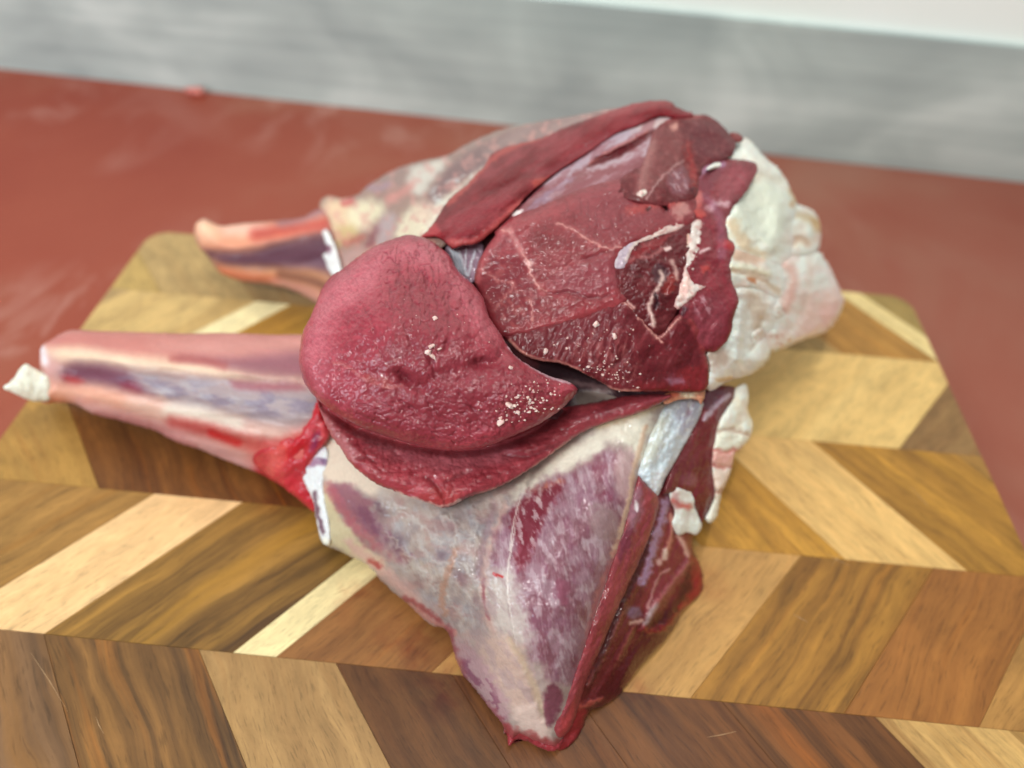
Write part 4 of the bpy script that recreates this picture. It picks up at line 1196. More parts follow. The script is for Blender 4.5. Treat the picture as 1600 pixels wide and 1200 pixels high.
# --- the big round
def pt(p):
    red_base(p, (182, 96, 108), -30, 1.5)
    p.poly([(600, 395), (660, 372), (720, 425), (770, 500), (780, 530), (740, 510), (690, 430), (640, 410)], (180, 98, 108), 18, .6, 8, 30)  # sheen of the light on the top, painted in as paler pink
    p.poly([(470, 560), (490, 480), (540, 425), (600, 395), (590, 440), (530, 490), (510, 570), (500, 620)], (192, 106, 116), 22, .7, 8, 30)  # dry paler rim at left, with the light's sheen painted in
    p.poly([(600, 560), (640, 520), (720, 530), (780, 560), (860, 610), (800, 660), (680, 690), (560, 650)], (118, 40, 49), 28, .7, 10, 30)
    p.poly([(630, 440), (690, 440), (720, 500), (690, 540), (620, 530)], (122, 44, 52), 26, .65, 10)
    p.line([(640, 705), (720, 700), (800, 680), (870, 645)], (166, 64, 72), 10, 10, .6)
    # pale sinew edge on the right corner, white line in the middle
    p.line([(795, 542), (808, 556), (830, 572), (862, 590), (890, 598)], (206, 176, 186), 2.4, 2, .95, 1, depth=.3, dw=3)
    p.line([(521, 566), (545, 574), (562, 588), (578, 596), (598, 604), (612, 606), (628, 602)], (176, 104, 100), 1.8, 2.5, .6, 2, depth=.25, dw=3)
    p.line([(575, 590), (590, 594), (606, 600)], (156, 74, 66), 6, 6, .5)
    # dimples
    p.bump(632, 590, 14, -1.9, 9, 40); p.bump(650, 600, 24, -1.0, 9, 40)
    p.line([(612, 574), (626, 586), (640, 598), (654, 612)], (112, 42, 50), 2.5, 4, .5, 2, depth=-1.1, dw=5, taper=.3)
    p.line([(740, 556), (758, 568), (776, 566), (790, 552)], (140, 60, 66), 3, 4, .5, 2, depth=-1.4, dw=7, taper=.3)
    p.bump(744, 568, 8, -2); p.bump(680, 488, 8, -1.0)
    p.line([(790, 548), (770, 562), (742, 574), (700, 584), (660, 602)], None, 3, depth=-1.2, dw=12)
    p.bump(700, 520, 50, 2.0, 40); p.bump(590, 500, 50, 2.0); p.bump(800, 620, 50, 1.5, 25, 10); p.bump(600, 650, 50, 1.5, 22, 15)
    # wrinkles: tall cracked cells above, flattened ones below, fine skin at left
    e = np.clip(p.e / 14, 0, 1)
    topm = sstep(560, 450, p.v) * sstep(560, 610, p.u) * e
    lowm = sstep(600, 650, p.v) * e
    lefm = sstep(610, 560, p.u) * sstep(640, 580, p.v) * e
    midm = np.clip(1 - topm - lowm - lefm, 0, 1) * e
    dark = (122, 46, 58)
    p.cells(16, 34, .75, .10, 0, topm, .55, 5, dark, .6)
    p.cells(7, 11, .15, .15, 0, topm, .5, 15, dark, .15)
    p.cells(32, 13, .55, .10, 12, lowm, .65, 6, dark, .4)
    p.cells(11, 6, .13, .16, 10, lowm, .5, 16)
    p.cells(15, 5, .30, .16, 52, lefm, .6, 7, dark, .25)
    p.cells(26, 36, .36, .06, 15, midm, .65, 8, dark, .4)
    p.cells(8, 10, .08, .16, 0, midm, .5, 18)
    for pts in ([(655, 520), (664, 548), (674, 570), (682, 596), (690, 612)], [(630, 500), (640, 530), (650, 556)], [(672, 556), (684, 590)], [(700, 480), (702, 520), (690, 560)],
                [(610, 620), (650, 640), (690, 660)], [(660, 618), (690, 650), (712, 668)], [(640, 410), (644, 440), (640, 470)], [(655, 420), (668, 440), (662, 470)], [(620, 396), (626, 420), (622, 440)],
                [(560, 470), (580, 500), (588, 530)], [(585, 530), (600, 560), (610, 572)], [(540, 640), (580, 655), (620, 668)], [(705, 600), (740, 640), (750, 660)]):
        crease(p, pts, c=(122, 48, 58), w=1.2, a=.3, depth=-.6, dw=2.6)
    # torn, powdery lower right
    p.cells(9, 9, .45, .2, 0, p.poly([(760, 640), (800, 590), (850, 590), (895, 607), (850, 645), (770, 680)], None, 16) * e, .5, 31)
    p.blotch((168, 100, 98), 6, .35, .2, .5, mask=p.poly([(770, 640), (800, 600), (850, 600), (880, 615), (840, 645), (780, 665)], None, 14))
    p.relief(34, .5)
    p.w[:] = .75
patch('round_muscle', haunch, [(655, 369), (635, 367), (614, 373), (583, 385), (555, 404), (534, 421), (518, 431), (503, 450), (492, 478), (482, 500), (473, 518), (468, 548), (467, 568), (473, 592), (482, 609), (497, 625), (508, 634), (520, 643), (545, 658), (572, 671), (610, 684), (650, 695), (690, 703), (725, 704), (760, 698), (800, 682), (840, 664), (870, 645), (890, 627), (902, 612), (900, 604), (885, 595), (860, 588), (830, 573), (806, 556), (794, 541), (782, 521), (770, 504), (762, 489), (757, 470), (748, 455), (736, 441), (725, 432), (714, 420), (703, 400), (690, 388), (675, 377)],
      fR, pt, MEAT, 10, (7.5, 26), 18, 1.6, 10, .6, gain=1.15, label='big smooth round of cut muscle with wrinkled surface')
# ------------------------------------------------------------------ lower haunch (lies on the board)
ZB = [(870, 1165, .003), (800, 1150, .003), (720, 1030, .010), (690, 975, .010), (600, 900, .010), (500, 840, .012), (490, 780, .018), (450, 725, .022), (600, 780, .046),
      (700, 800, .051), (690, 900, .045), (700, 720, .044), (800, 730, .050), (780, 900, .055), (780, 1000, .040), (850, 1000, .046), (850, 1090, .024), (880, 700, .060), (1000, 640, .076), (1000, 720, .068),
      (940, 850, .058), (900, 1000, .040), (1060, 660, .066), (1120, 610, .062), (1160, 620, .050), (1168, 690, .034), (1125, 800, .020), (1085, 860, .013), (1095, 915, .005),
      (980, 1080, .003), (1000, 960, .026), (920, 1105, .006), (1030, 850, .035), (700, 640, .040), (560, 680, .045)]
ZS = [(64, 541, .040), (64, 629, .018), (150, 518, .048), (150, 650, .016), (300, 521, .052), (270, 690, .014), (472, 524, .058), (352, 718, .014), (420, 746, .016), (490, 795, .012), (200, 590, .046), (350, 620, .050), (460, 640, .052), (540, 600, .055), (10, 605, .032), (45, 575, .036), (45, 624, .024)]
fB, fS = TPS(ZB), TPS(ZS)
haunch2 = empty('meat_haunch', at(800, 880, 0.0).tolist())
tag(haunch2, 'lower raw haunch with pale silverskin side and longer pink shank, directly on the board', 'meat joint', 'raw haunches on the cutting board')

# --- shank
def pt(p):
    p.wk, p.sk = .4, 2.2
    p.base((206, 148, 136))
    p.poly([(60, 545), (105, 515), (300, 520), (480, 522), (520, 540), (480, 552), (300, 562), (180, 555), (90, 548)], (196, 122, 114), 7, .9, 4, 24)
    p.poly([(240, 540), (350, 525), (470, 526), (520, 545), (400, 556), (300, 556)], (208, 146, 138), 10, .8, 5)
    p.poly([(70, 548), (120, 543), (200, 556), (300, 566), (390, 578), (470, 588), (470, 596), (380, 594), (280, 584), (180, 574), (110, 566), (72, 560)], (240, 212, 182), 6, .9, 4, 20)
    p.poly([(280, 560), (340, 560), (380, 558), (430, 552), (520, 552), (520, 590), (420, 588), (370, 580), (320, 566)], (146, 92, 104), 6, .85, 4, 20)
    p.line([(270, 560), (320, 564), (350, 572)], (170, 88, 86), 3.5, 4, .7)
    p.poly([(90, 578), (120, 570), (180, 574), (280, 585), (380, 598), (480, 604), (520, 630), (500, 660), (430, 668), (360, 652), (280, 636), (200, 612), (140, 598), (100, 592)], (164, 152, 156), 7, .85, 5, 24)
    p.poly([(98, 582), (112, 571), (150, 570), (195, 580), (215, 600), (240, 618), (205, 612), (150, 598), (112, 596)], (118, 68, 84), 6, .95, 3, 14)
    p.poly([(98, 588), (112, 588), (130, 596), (120, 600), (104, 596)], (168, 32, 40), 4, .95, 2)
    p.poly([(190, 600), (212, 600), (222, 612), (205, 614)], (140, 56, 74), 5, .9)
    p.blotch((132, 118, 138), 22, .1, .25, .7, 10, 3, mask=p.poly([(180, 590), (260, 592), (380, 606), (500, 620), (470, 655), (360, 640), (250, 620)], None, 8))
    p.blotch((186, 182, 188), 18, .2, .35, .5, 10, 3, mask=p.poly([(220, 590), (400, 606), (400, 650), (260, 625)], None, 8))
    p.poly([(360, 596), (400, 598), (470, 600), (475, 608), (410, 610), (365, 606)], (160, 88, 98), 4, .8, 3)
    p.poly([(64, 606), (100, 600), (150, 604), (200, 616), (260, 632), (250, 650), (190, 640), (120, 632), (64, 628)], (242, 180, 154), 7, .9, 4, 18)
    p.poly([(62, 616), (110, 622), (150, 628), (140, 632), (64, 632)], (236, 150, 118), 4, .8)
    p.poly([(200, 622), (290, 636), (360, 654), (440, 672), (440, 690), (360, 680), (280, 662), (210, 642)], (236, 200, 186), 7, .8, 4)
    p.line([(265, 640), (320, 648), (370, 662)], (234, 222, 206), 7, 6, .8)
    p.line([(270, 662), (330, 674), (380, 690), (430, 698), (470, 690)], (186, 56, 56), 6, 7, .7, 5)
    p.line([(330, 676), (345, 682), (372, 692)], (196, 30, 36), 4, 3, .8, 3)
    p.line([(120, 632), (180, 650), (260, 676), (330, 702), (400, 735)], (214, 160, 158), 8, 7, .8, 5)
    p.line([(150, 650), (220, 664), (300, 700)], (186, 110, 110), 5, 5, .6, 5)
    p.poly([(395, 700), (450, 690), (500, 660), (500, 720), (480, 790), (440, 760), (410, 740)], (214, 96, 92), 9, .8, 6)
    p.line([(410, 742), (450, 765), (492, 796)], (192, 40, 52), 10, 8, .9, 4)
    p.poly([(64, 560), (80, 556), (92, 580), (66, 592)], (214, 164, 160), 6, .8)
    p.line([(66, 545), (70, 566)], (240, 228, 232), 4, 3, .9)
    p.tone(30, .05, 8, 4)
    p.c *= .95
    p.line([(110, 580), (200, 588), (300, 600), (400, 606)], None, 3, depth=-1.6, dw=12)
    p.line([(90, 555), (200, 566), (300, 574), (460, 592)], None, 3, depth=1.2, dw=8)
    p.line([(80, 612), (180, 624), (280, 650), (400, 684)], None, 3, depth=1.4, dw=10)
    p.relief(26, .8, 8, 4); p.relief(8, .15, 8, 3)
patch('shank', haunch2, [(62, 560), (64, 542), (76, 533), (107, 516), (150, 517), (220, 519), (300, 521), (352, 520), (427, 523), (480, 524), (530, 545), (540, 610), (530, 680), (510, 740), (496, 797), (488, 796), (460, 773), (420, 748), (398, 737), (352, 719), (315, 703), (277, 691), (240, 672), (225, 668), (187, 657), (146, 647), (116, 631), (94, 629), (64, 629), (63, 600)],
      fS, pt, SHANKM, -5, (13, 58), 22, 2.5, 20, .7)
def pt(p):
    p.base((232, 230, 214)); p.tone(14, .05); p.blotch((214, 206, 188), 12, .2, .25, .6); p.relief(20, .4)
patch('tendon', haunch2, [(5, 606), (16, 596), (26, 584), (32, 574), (41, 568), (52, 574), (63, 580), (82, 592), (82, 622), (63, 628), (45, 625), (22, 615)], fS, pt, FAT, 1, (4, 16), 9, 2.5, 7, .4)

# --- red knot of flesh and white tendon where shank meets thigh
def pt(p):
    p.base((176, 44, 52)); p.tone(16, .12, -50, 3)
    p.poly([(440, 700), (470, 680), (492, 640), (500, 630), (498, 660), (470, 705), (445, 720)], (186, 24, 36), 6, .8)
    p.poly([(420, 700), (450, 690), (440, 730), (420, 740)], (214, 96, 88), 8, .7)
    p.poly([(455, 745), (480, 770), (492, 800), (470, 780), (440, 755)], (186, 36, 50), 6, .8)
    p.poly([(484, 690), (498, 672), (500, 690), (486, 708)], (130, 44, 84), 5, .8)
    p.poly([(500, 660), (508, 680), (500, 690)], (226, 100, 104), 4, .7)
    p.relief(16, .8, -50, 2); p.w[:] = .9
patch('red_flesh', haunch2, [(498, 626), (491, 634), (484, 655), (468, 672), (445, 685), (420, 696), (400, 706), (395, 722), (418, 744), (445, 764), (470, 784), (490, 800), (496, 790), (490, 760), (480, 735), (490, 716), (510, 690), (516, 670), (506, 645)], fS, pt, MEAT, 6, (3, 14), 12, 2.0, 7, .8)
# --- thigh wrapped in silverskin
def pt(p):
    p.base((176, 156, 148)); p.tone(50, .05)
    # pale fat at left and upper edge
    p.poly([(480, 700), (530, 690), (600, 740), (640, 775), (600, 780), (540, 760), (510, 750)], (236, 214, 192), 9, .95, 6, 22)
    p.poly([(500, 760), (515, 755), (530, 800), (560, 840), (600, 880), (580, 885), (520, 855), (500, 840)], (222, 204, 164), 7, .95, 5)
    p.poly([(540, 840), (590, 870), (640, 915), (690, 960), (680, 975), (620, 920), (560, 875)], (224, 176, 164), 8, .85, 6)
    # purple stain along the left
    p.poly([(512, 758), (545, 756), (580, 790), (600, 822), (630, 850), (640, 880), (610, 872), (575, 845), (545, 815), (520, 785)], (150, 92, 108), 8, .8, 9, 18)
    p.line([(515, 762), (535, 795), (560, 828), (590, 852), (620, 874)], (190, 100, 110), 7, 7, .7, 6)
    p.line([(565, 800), (590, 826), (615, 850), (630, 872)], (120, 68, 96), 8, 8, .6, 7)
    p.poly([(585, 785), (594, 788), (598, 802), (590, 798)], (96, 52, 72), 3, .8, 3)
    # mottled grey membrane
    gm = p.poly([(600, 770), (700, 790), (800, 760), (810, 850), (770, 960), (730, 1000), (680, 960), (620, 890), (600, 840)], None, 18)
    p.blotch((156, 142, 146), 50, -.02, .45, .6, 30, 1.4, 3, mask=gm)
    p.blotch((202, 184, 172), 30, .05, .4, .75, -50, 1.9, 3, mask=gm)
    p.blotch((172, 170, 176), 22, .3, .35, .55, 62, 2.4, 3, mask=gm)
    p.blotch((184, 138, 134), 26, .3, .35, .45, 10, 1.6, 3, mask=gm)
    p.blotch((214, 204, 198), 9, .3, .35, .35, 70, 4, 3, mask=gm)
    for x, y, r, a in ((597, 800, 9, .5), (622, 842, 11, .5), (690, 868, 10, .5), (716, 903, 12, .45), (742, 938, 9, .4), (655, 905, 12, .3), (705, 830, 9, .3), (760, 880, 8, .4)):
        p.mixc(np.exp(-((p.u - x) / r) ** 2 - ((p.v - y) / r * 1.0 + .5 * fbm(p.u / 12, p.v / 12, int(x), 2)) ** 2) * a, (98, 64, 78))
    for q in ([(628, 800), (655, 818), (688, 848)], [(690, 800), (714, 822), (708, 852)], [(735, 790), (744, 820), (730, 852)], [(655, 850), (672, 872), (702, 884)], [(690, 900), (716, 915), (744, 950)], [(720, 880), (738, 905), (752, 940)], [(600, 830), (640, 870), (680, 930)], [(640, 880), (680, 915), (720, 962)]):
        p.line(q, (206, 196, 188), 2.6, 3.5, .5, 6, depth=.7, dw=6)
    # orange vein, and the outline of the central muscle
    p.line([(711, 858), (706, 880), (700, 896), (692, 920), (692, 945), (696, 960)], (190, 142, 120), 4.5, 3.5, .75, 4, depth=.6, dw=6)
    p.line([(790, 790), (775, 830), (763, 862), (756, 900), (756, 935), (762, 965), (772, 985)], (208, 170, 158), 6, 5, .7, 5, depth=.5, dw=7)
    p.line([(756, 905), (756, 940), (764, 968)], (146, 74, 84), 2.2, 2, .7)
    p.line([(772, 790), (752, 860), (748, 900)], (150, 112, 120), 5, 5, .5, depth=-.8, dw=6)
    # pale top part
    p.poly([(800, 770), (840, 735), (900, 690), (960, 662), (1020, 640), (1010, 690), (1000, 720), (960, 690), (900, 730), (850, 760), (815, 790)], (234, 226, 208), 10, .95, 7, 22)
    p.line([(935, 665), (1000, 645), (1030, 630)], (222, 196, 150), 6, 6, .6)
    # central muscle showing through: purple with frosty streaks
    cm = p.poly([(800, 800), (840, 755), (900, 735), (950, 705), (985, 712), (985, 790), (965, 850), (940, 920), (918, 990), (900, 1050), (880, 1070), (850, 1050), (815, 990), (790, 930), (770, 880), (775, 830)], (122, 66, 82), 10, .8, 8, 24)
    p.poly([(800, 800), (830, 768), (870, 752), (885, 760), (860, 800), (840, 840), (818, 890), (800, 880), (810, 830)], (140, 64, 78), 7, .85, 7, 16)
    p.line([(812, 796), (840, 768), (876, 752)], (196, 116, 88), 5, 5, .7, 4)
    p.poly([(905, 740), (940, 715), (960, 725), (950, 745), (920, 752)], (150, 84, 100), 11, .5, 8)
    p.poly([(930, 778), (960, 764), (985, 766), (978, 784), (948, 786)], (134, 66, 84), 5, .85, 5, 10)
    p.blotch((168, 138, 148), 30, .02, .35, .75, 78, 1.9, 4, mask=cm)
    p.blotch((204, 186, 190), 14, .28, .25, .6, 74, 2.6, 3, mask=cm)
    p.blotch((138, 86, 106), 15, .42, .2, .6, 86, 2.6, 4, mask=cm)
    p.blotch((220, 212, 214), 3.6, .3, .4, .22, 80, 7, 3, mask=cm)
    p.blotch((132, 84, 104), 3.2, .4, .35, .2, 84, 7, 3, mask=cm)
    p.poly([(800, 800), (826, 772), (868, 756), (876, 764), (856, 796), (838, 836), (820, 880), (806, 886), (812, 840), (800, 826)], (120, 44, 56), 5, .85, 8, 12)
    p.blotch((206, 184, 186), 9, .3, .2, .7, 65, 3, mask=p.poly([(810, 800), (870, 760), (840, 840), (815, 880)], None, 8))
    p.poly([(925, 795), (960, 795), (968, 830), (955, 850), (925, 835)], (160, 132, 132), 8, .75, 8)
    p.poly([(868, 908), (888, 906), (886, 945), (876, 950)], (140, 76, 94), 4, .8, 4)
    p.poly([(960, 720), (985, 700), (992, 740), (980, 780), (966, 770)], (208, 176, 172), 7, .7)
    p.line([(1008, 668), (1000, 700), (990, 735), (985, 770), (976, 810), (968, 840), (958, 868)], (222, 188, 160), 4, 3, .85, 2.5, depth=.6, dw=5)
    p.line([(970, 850), (955, 880), (940, 915), (925, 965), (915, 1010)], (190, 116, 116), 4, 4, .7, 4)
    # pale lower left of the muscle, tip
    p.poly([(765, 905), (800, 890), (815, 940), (830, 1000), (800, 1000), (775, 980)], (200, 186, 178), 10, .85, 7)
    p.poly([(745, 1010), (775, 990), (810, 1010), (830, 1060), (850, 1100), (800, 1110), (770, 1070)], (204, 172, 158), 10, .85, 7)
    p.blotch((176, 150, 150), 18, .15, .3, .6, 60, 2.5, mask=p.poly([(750, 900), (810, 890), (850, 1080), (840, 1150), (780, 1080), (740, 1010)], None, 10))
    p.poly([(710, 1000), (740, 1010), (770, 1060), (795, 1110), (780, 1130), (740, 1080), (715, 1040)], (190, 150, 156), 8, .8, 7)
    p.blotch((140, 82, 104), 12, .2, .2, .85, 50, 2, mask=p.poly([(715, 1030), (745, 1040), (775, 1085), (790, 1130), (750, 1090)], None, 8))
    p.line([(796, 1000), (820, 1040), (838, 1080), (850, 1120)], (196, 170, 140), 5, 5, .6, depth=-.7, dw=6)
    p.poly([(800, 1110), (830, 1100), (858, 1140), (850, 1156), (815, 1140)], (224, 196, 184), 7, .9, 5)
    p.poly([(850, 1085), (862, 1068), (880, 1082), (874, 1110), (860, 1136), (850, 1115)], (122, 64, 80), 4, .9, 3, 10)
    # long pale threads over the muscle
    p.line([(812, 790), (800, 850), (792, 905), (798, 960), (808, 1010)], (222, 210, 202), 1.3, 1.2, .8, 1.5, depth=.4, dw=2.5, taper=.35)
    p.line([(822, 760), (806, 800), (796, 860)], (226, 214, 204), 1.2, 1.0, .7, 1, depth=.3, dw=2.5)
    for x in range(806, 856, 17):
        p.line([(x + 12, 735 + (860 - x) * .35), (x, 775 + (860 - x) * .3)], (214, 204, 190), 2, 3, .35, 4, depth=.4, dw=4)
    p.line([(825, 755), (835, 735), (842, 728)], (150, 130, 124), 4, 4, .5, depth=-.7, dw=5)
    # blood spots, red hem along the board
    p.line([(772, 897), (778, 897), (784, 902)], (190, 40, 42), 2.2, 2, .85, 3)
    p.line([(578, 876), (586, 880), (592, 884)], (176, 36, 46), 4, 4, .8, 3)
    p.line([(632, 935), (660, 950), (690, 975)], (160, 70, 74), 4, 4, .8, 3)
    p.line([(640, 945), (670, 968), (695, 980), (712, 990)], (206, 140, 132), 4, 3, .8, 3)
    p.line([(700, 985), (712, 1030), (740, 1085), (785, 1130), (800, 1160)], (150, 60, 76), 6, 5, .7, 4)
    p.poly([(785, 1130), (810, 1140), (860, 1155), (880, 1160), (870, 1180), (820, 1170), (795, 1170)], (158, 60, 62), 6, .8, 5)
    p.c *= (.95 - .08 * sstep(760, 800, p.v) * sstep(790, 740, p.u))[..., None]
    # shape
    p.bump(880, 880, 70, 3.5, 160, 15); p.bump(690, 870, 50, 2, 60, 30)
    p.relief(44, .8); p.relief(16, .16, 75, 2); p.relief(5, .03, 80, 4)
    p.w[:] = .75
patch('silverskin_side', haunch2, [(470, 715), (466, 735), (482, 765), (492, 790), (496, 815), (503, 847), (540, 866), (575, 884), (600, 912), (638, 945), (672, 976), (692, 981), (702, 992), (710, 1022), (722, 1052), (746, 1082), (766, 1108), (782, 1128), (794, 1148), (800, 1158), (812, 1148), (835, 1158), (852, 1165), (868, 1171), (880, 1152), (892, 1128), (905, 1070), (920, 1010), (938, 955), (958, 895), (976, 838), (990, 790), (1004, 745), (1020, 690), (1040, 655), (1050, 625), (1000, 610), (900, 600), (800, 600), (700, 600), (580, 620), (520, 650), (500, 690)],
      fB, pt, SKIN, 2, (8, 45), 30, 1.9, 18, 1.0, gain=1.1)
def pt(p):
    p.base((222, 222, 222)); p.tone(14, .05)
    p.poly([(452, 722), (490, 715), (510, 725), (480, 730)], (150, 104, 132), 4, .8, 3)
    p.poly([(495, 716), (512, 718), (512, 726), (498, 724)], (110, 76, 110), 3, .8)
    p.poly([(466, 716), (500, 694), (510, 700), (490, 714)], (226, 214, 224), 5, .8)
    p.line([(492, 770), (496, 800), (505, 832)], (86, 48, 66), 3, 3, .85, 2)
    p.poly([(500, 850), (508, 840), (520, 850), (512, 860)], (232, 226, 206), 5, .8)
    p.relief(12, .5, 60, 2)
patch('tendon', haunch2, [(449, 721), (470, 712), (488, 700), (504, 694), (514, 708), (510, 738), (506, 760), (510, 790), (516, 822), (516, 850), (506, 850), (498, 832), (493, 805), (488, 780), (474, 752), (460, 736)], fB, pt, FAT, 8, (2.5, 12), 10, 2.0, 6, .7, key='tendon_knee')

# --- dark cut face on the right
def pt(p):
    red_base(p, (116, 52, 54), -62, 4)
    p.poly([(1010, 800), (1040, 780), (1060, 800), (1030, 880), (990, 960), (950, 1040), (915, 1080), (930, 1010), (970, 920)], (104, 44, 42), 10, .8, 5, 20)
    p.poly([(1035, 800), (1070, 790), (1085, 830), (1080, 870), (1060, 920), (1020, 960), (1000, 950), (1020, 880)], (136, 52, 60), 8, .7, 6)
    p.line([(1040, 785), (1032, 820), (1022, 850), (1015, 880), (1004, 910)], (176, 150, 186), 6, 5, .8, 4, depth=.8, dw=7)
    p.line([(1048, 805), (1050, 830), (1042, 862)], (206, 140, 122), 3, 2.5, .85, 2, depth=.8, dw=4)
    p.poly([(1034, 858), (1042, 856), (1044, 874), (1036, 876)], (226, 200, 184), 3, .9, 2)
    p.poly([(1024, 876), (1032, 872), (1034, 882), (1026, 884)], (216, 180, 170), 2.5, .8, 2)
    p.line([(1060, 838), (1068, 850), (1074, 866)], (222, 180, 166), 4, 3.5, .85, 2, depth=.8, dw=5)
    p.line([(1045, 890), (1030, 900), (1020, 925), (1012, 950)], (190, 140, 136), 2.2, 2, .8, 2, depth=.6, dw=3)
    p.line([(1075, 880), (1050, 912), (1028, 940), (1016, 962)], (170, 100, 102), 3.5, 3, .8, 2, depth=1.5, dw=6)
    p.line([(980, 895), (968, 930), (955, 950), (945, 975)], (206, 176, 178), 2.4, 1.8, .9, 2, depth=1.6, dw=5)  # wet streak's highlight painted pale along this ridge
    p.line([(975, 945), (960, 985), (940, 1030), (920, 1070)], (170, 106, 100), 2.2, 2, .8, 2, depth=1.7, dw=5)
    p.line([(990, 980), (975, 1010), (965, 1030)], (150, 78, 76), 2, 2, .7, 2, depth=.6, dw=4)
    p.poly([(980, 950), (1000, 948), (1004, 962), (985, 968)], (120, 92, 110), 4, .85, 2)
    p.line([(985, 974), (1002, 970)], (214, 176, 164), 3, 2.5, .8)
    p.poly([(1020, 945), (1030, 942), (1012, 978), (1002, 980)], (176, 158, 160), 3, .8, 2)
    p.poly([(1010, 975), (1050, 950), (1075, 900), (1092, 890), (1080, 940), (1050, 975), (1030, 985)], (60, 14, 18), 6, .7, 4)
    p.poly([(1000, 990), (1040, 970), (1060, 975), (1030, 1010), (990, 1050), (960, 1090), (930, 1095), (960, 1050)], (80, 26, 30), 8, .8, 5)
    crease(p, [(1030, 790), (1005, 870), (970, 950), (930, 1050), (915, 1090)], c=(60, 24, 24), w=5, a=.7, depth=-1.6, dw=8)
    p.line([(1020, 830), (1000, 890), (975, 945)], None, 3, depth=1.2, dw=7)
    p.poly([(1084, 868), (1096, 884), (1102, 910), (1092, 936), (1070, 956), (1060, 960), (1078, 925), (1082, 895)], (150, 26, 36), 8, .9, 6)
    p.line([(1066, 948), (1048, 972), (1030, 984), (1006, 984)], (150, 40, 42), 4, 4, .6, 5, depth=.9, dw=6)
    p.poly([(880, 1130), (910, 1105), (915, 1130), (890, 1165), (868, 1176)], (150, 44, 48), 7, .8, 5)
    p.line([(902, 1106), (925, 1098), (940, 1092)], (190, 96, 80), 3, 3, .7, 3, depth=.8, dw=4)
    p.relief(20, .5, -62, 6); p.relief(8, .1, -62, 5)
    p.w[:] = 1
patch('cut_face', haunch2, [(1020, 770), (1048, 742), (1075, 760), (1095, 775), (1085, 800), (1085, 830), (1082, 852), (1088, 868), (1095, 885), (1099, 908), (1094, 930), (1066, 956), (1058, 975), (1034, 1007), (1000, 1042), (968, 1086), (942, 1104), (922, 1112), (912, 1135), (895, 1162), (872, 1172), (866, 1150), (884, 1110), (910, 1040), (945, 960), (975, 880), (1000, 820)],
      lambda u, v: fB(u, v) - .002, pt, MEAT, -2, (5, 20), 22, 1.8, 10, .9, 'dark glossy cut face of the lower haunch')
def pt(p):
    p.base((142, 48, 54)); p.tone(14, .1); p.relief(10, .7)
patch('red_flesh', haunch2, [(788, 1128), (800, 1134), (830, 1146), (868, 1156), (880, 1150), (876, 1166), (864, 1174), (846, 1170), (822, 1158), (806, 1156), (796, 1166), (792, 1150)], lambda u, v: np.maximum(fB(u, v), .004), pt, MEAT, 1, (2.5, 9), 8, 1.8, 5, 1.2, key='red_tip')

# --- muscle rim running down beside the silverskin
def pt(p):
    red_base(p, (166, 98, 102), -62, 4)
    p.line([(1010, 780), (985, 850), (955, 930), (925, 1010), (905, 1080), (885, 1140)], (150, 66, 66), 6, 6, .5)
    p.poly([(985, 780), (1000, 760), (1003, 800), (990, 830), (980, 830)], (150, 110, 124), 7, .8, 4)
    p.poly([(992, 782), (998, 786), (996, 800), (990, 796)], (236, 226, 228), 2, .9, 2)
    p.poly([(975, 830), (990, 825), (985, 855), (970, 880), (965, 870)], (106, 44, 62), 6, .7, 4)
    p.poly([(870, 1150), (890, 1100), (900, 1090), (895, 1125), (880, 1150)], (182, 70, 72), 5, .8)
    p.relief(18, .6, -62, 4); p.relief(6, .15, -62, 3); p.w[:] = .85
patch('muscle_rim', haunch2, [(998, 742), (1012, 758), (1029, 776), (1026, 806), (1006, 862), (986, 906), (964, 955), (938, 1015), (917, 1064), (904, 1104), (895, 1132), (880, 1152), (866, 1148), (862, 1128), (884, 1085), (904, 1030), (924, 970), (944, 912), (961, 862), (974, 824), (984, 785), (992, 760)],
      fB, pt, MEAT, 5, (4, 13), 14, 1.7, 6, .7)

# --- upper right: muscle, bluish fat wedge, fat strip
def pt(p):
    red_base(p, (134, 66, 70), -70, 3)
    p.line([(1138, 618), (1122, 630), (1108, 646), (1102, 654)], (206, 190, 206), 4.5, 3, .9, 2, depth=.6, dw=6)
    p.poly([(1100, 612), (1120, 606), (1145, 607), (1130, 622), (1105, 640)], (116, 78, 96), 6, .7)
    p.poly([(1085, 760), (1060, 750), (1070, 735), (1090, 745)], (150, 96, 112), 6, .6)
    p.poly([(1040, 770), (1060, 720), (1080, 690), (1088, 720), (1060, 760)], (112, 50, 54), 8, .7)
    p.relief(18, .7, -70, 3); p.relief(7, .2); p.w[:] = .85
patch('side_muscle', haunch2, [(1098, 614), (1110, 604), (1122, 602), (1146, 604), (1149, 619), (1136, 642), (1128, 662), (1121, 691), (1118, 716), (1120, 748), (1119, 775), (1110, 793), (1097, 818), (1090, 802), (1081, 790), (1072, 778), (1046, 772), (1034, 772), (1046, 736), (1062, 708), (1078, 676), (1090, 648)],
      fB, pt, MEAT, 1, (4, 16), 16, 1.8, 8, .7, key='side_b')
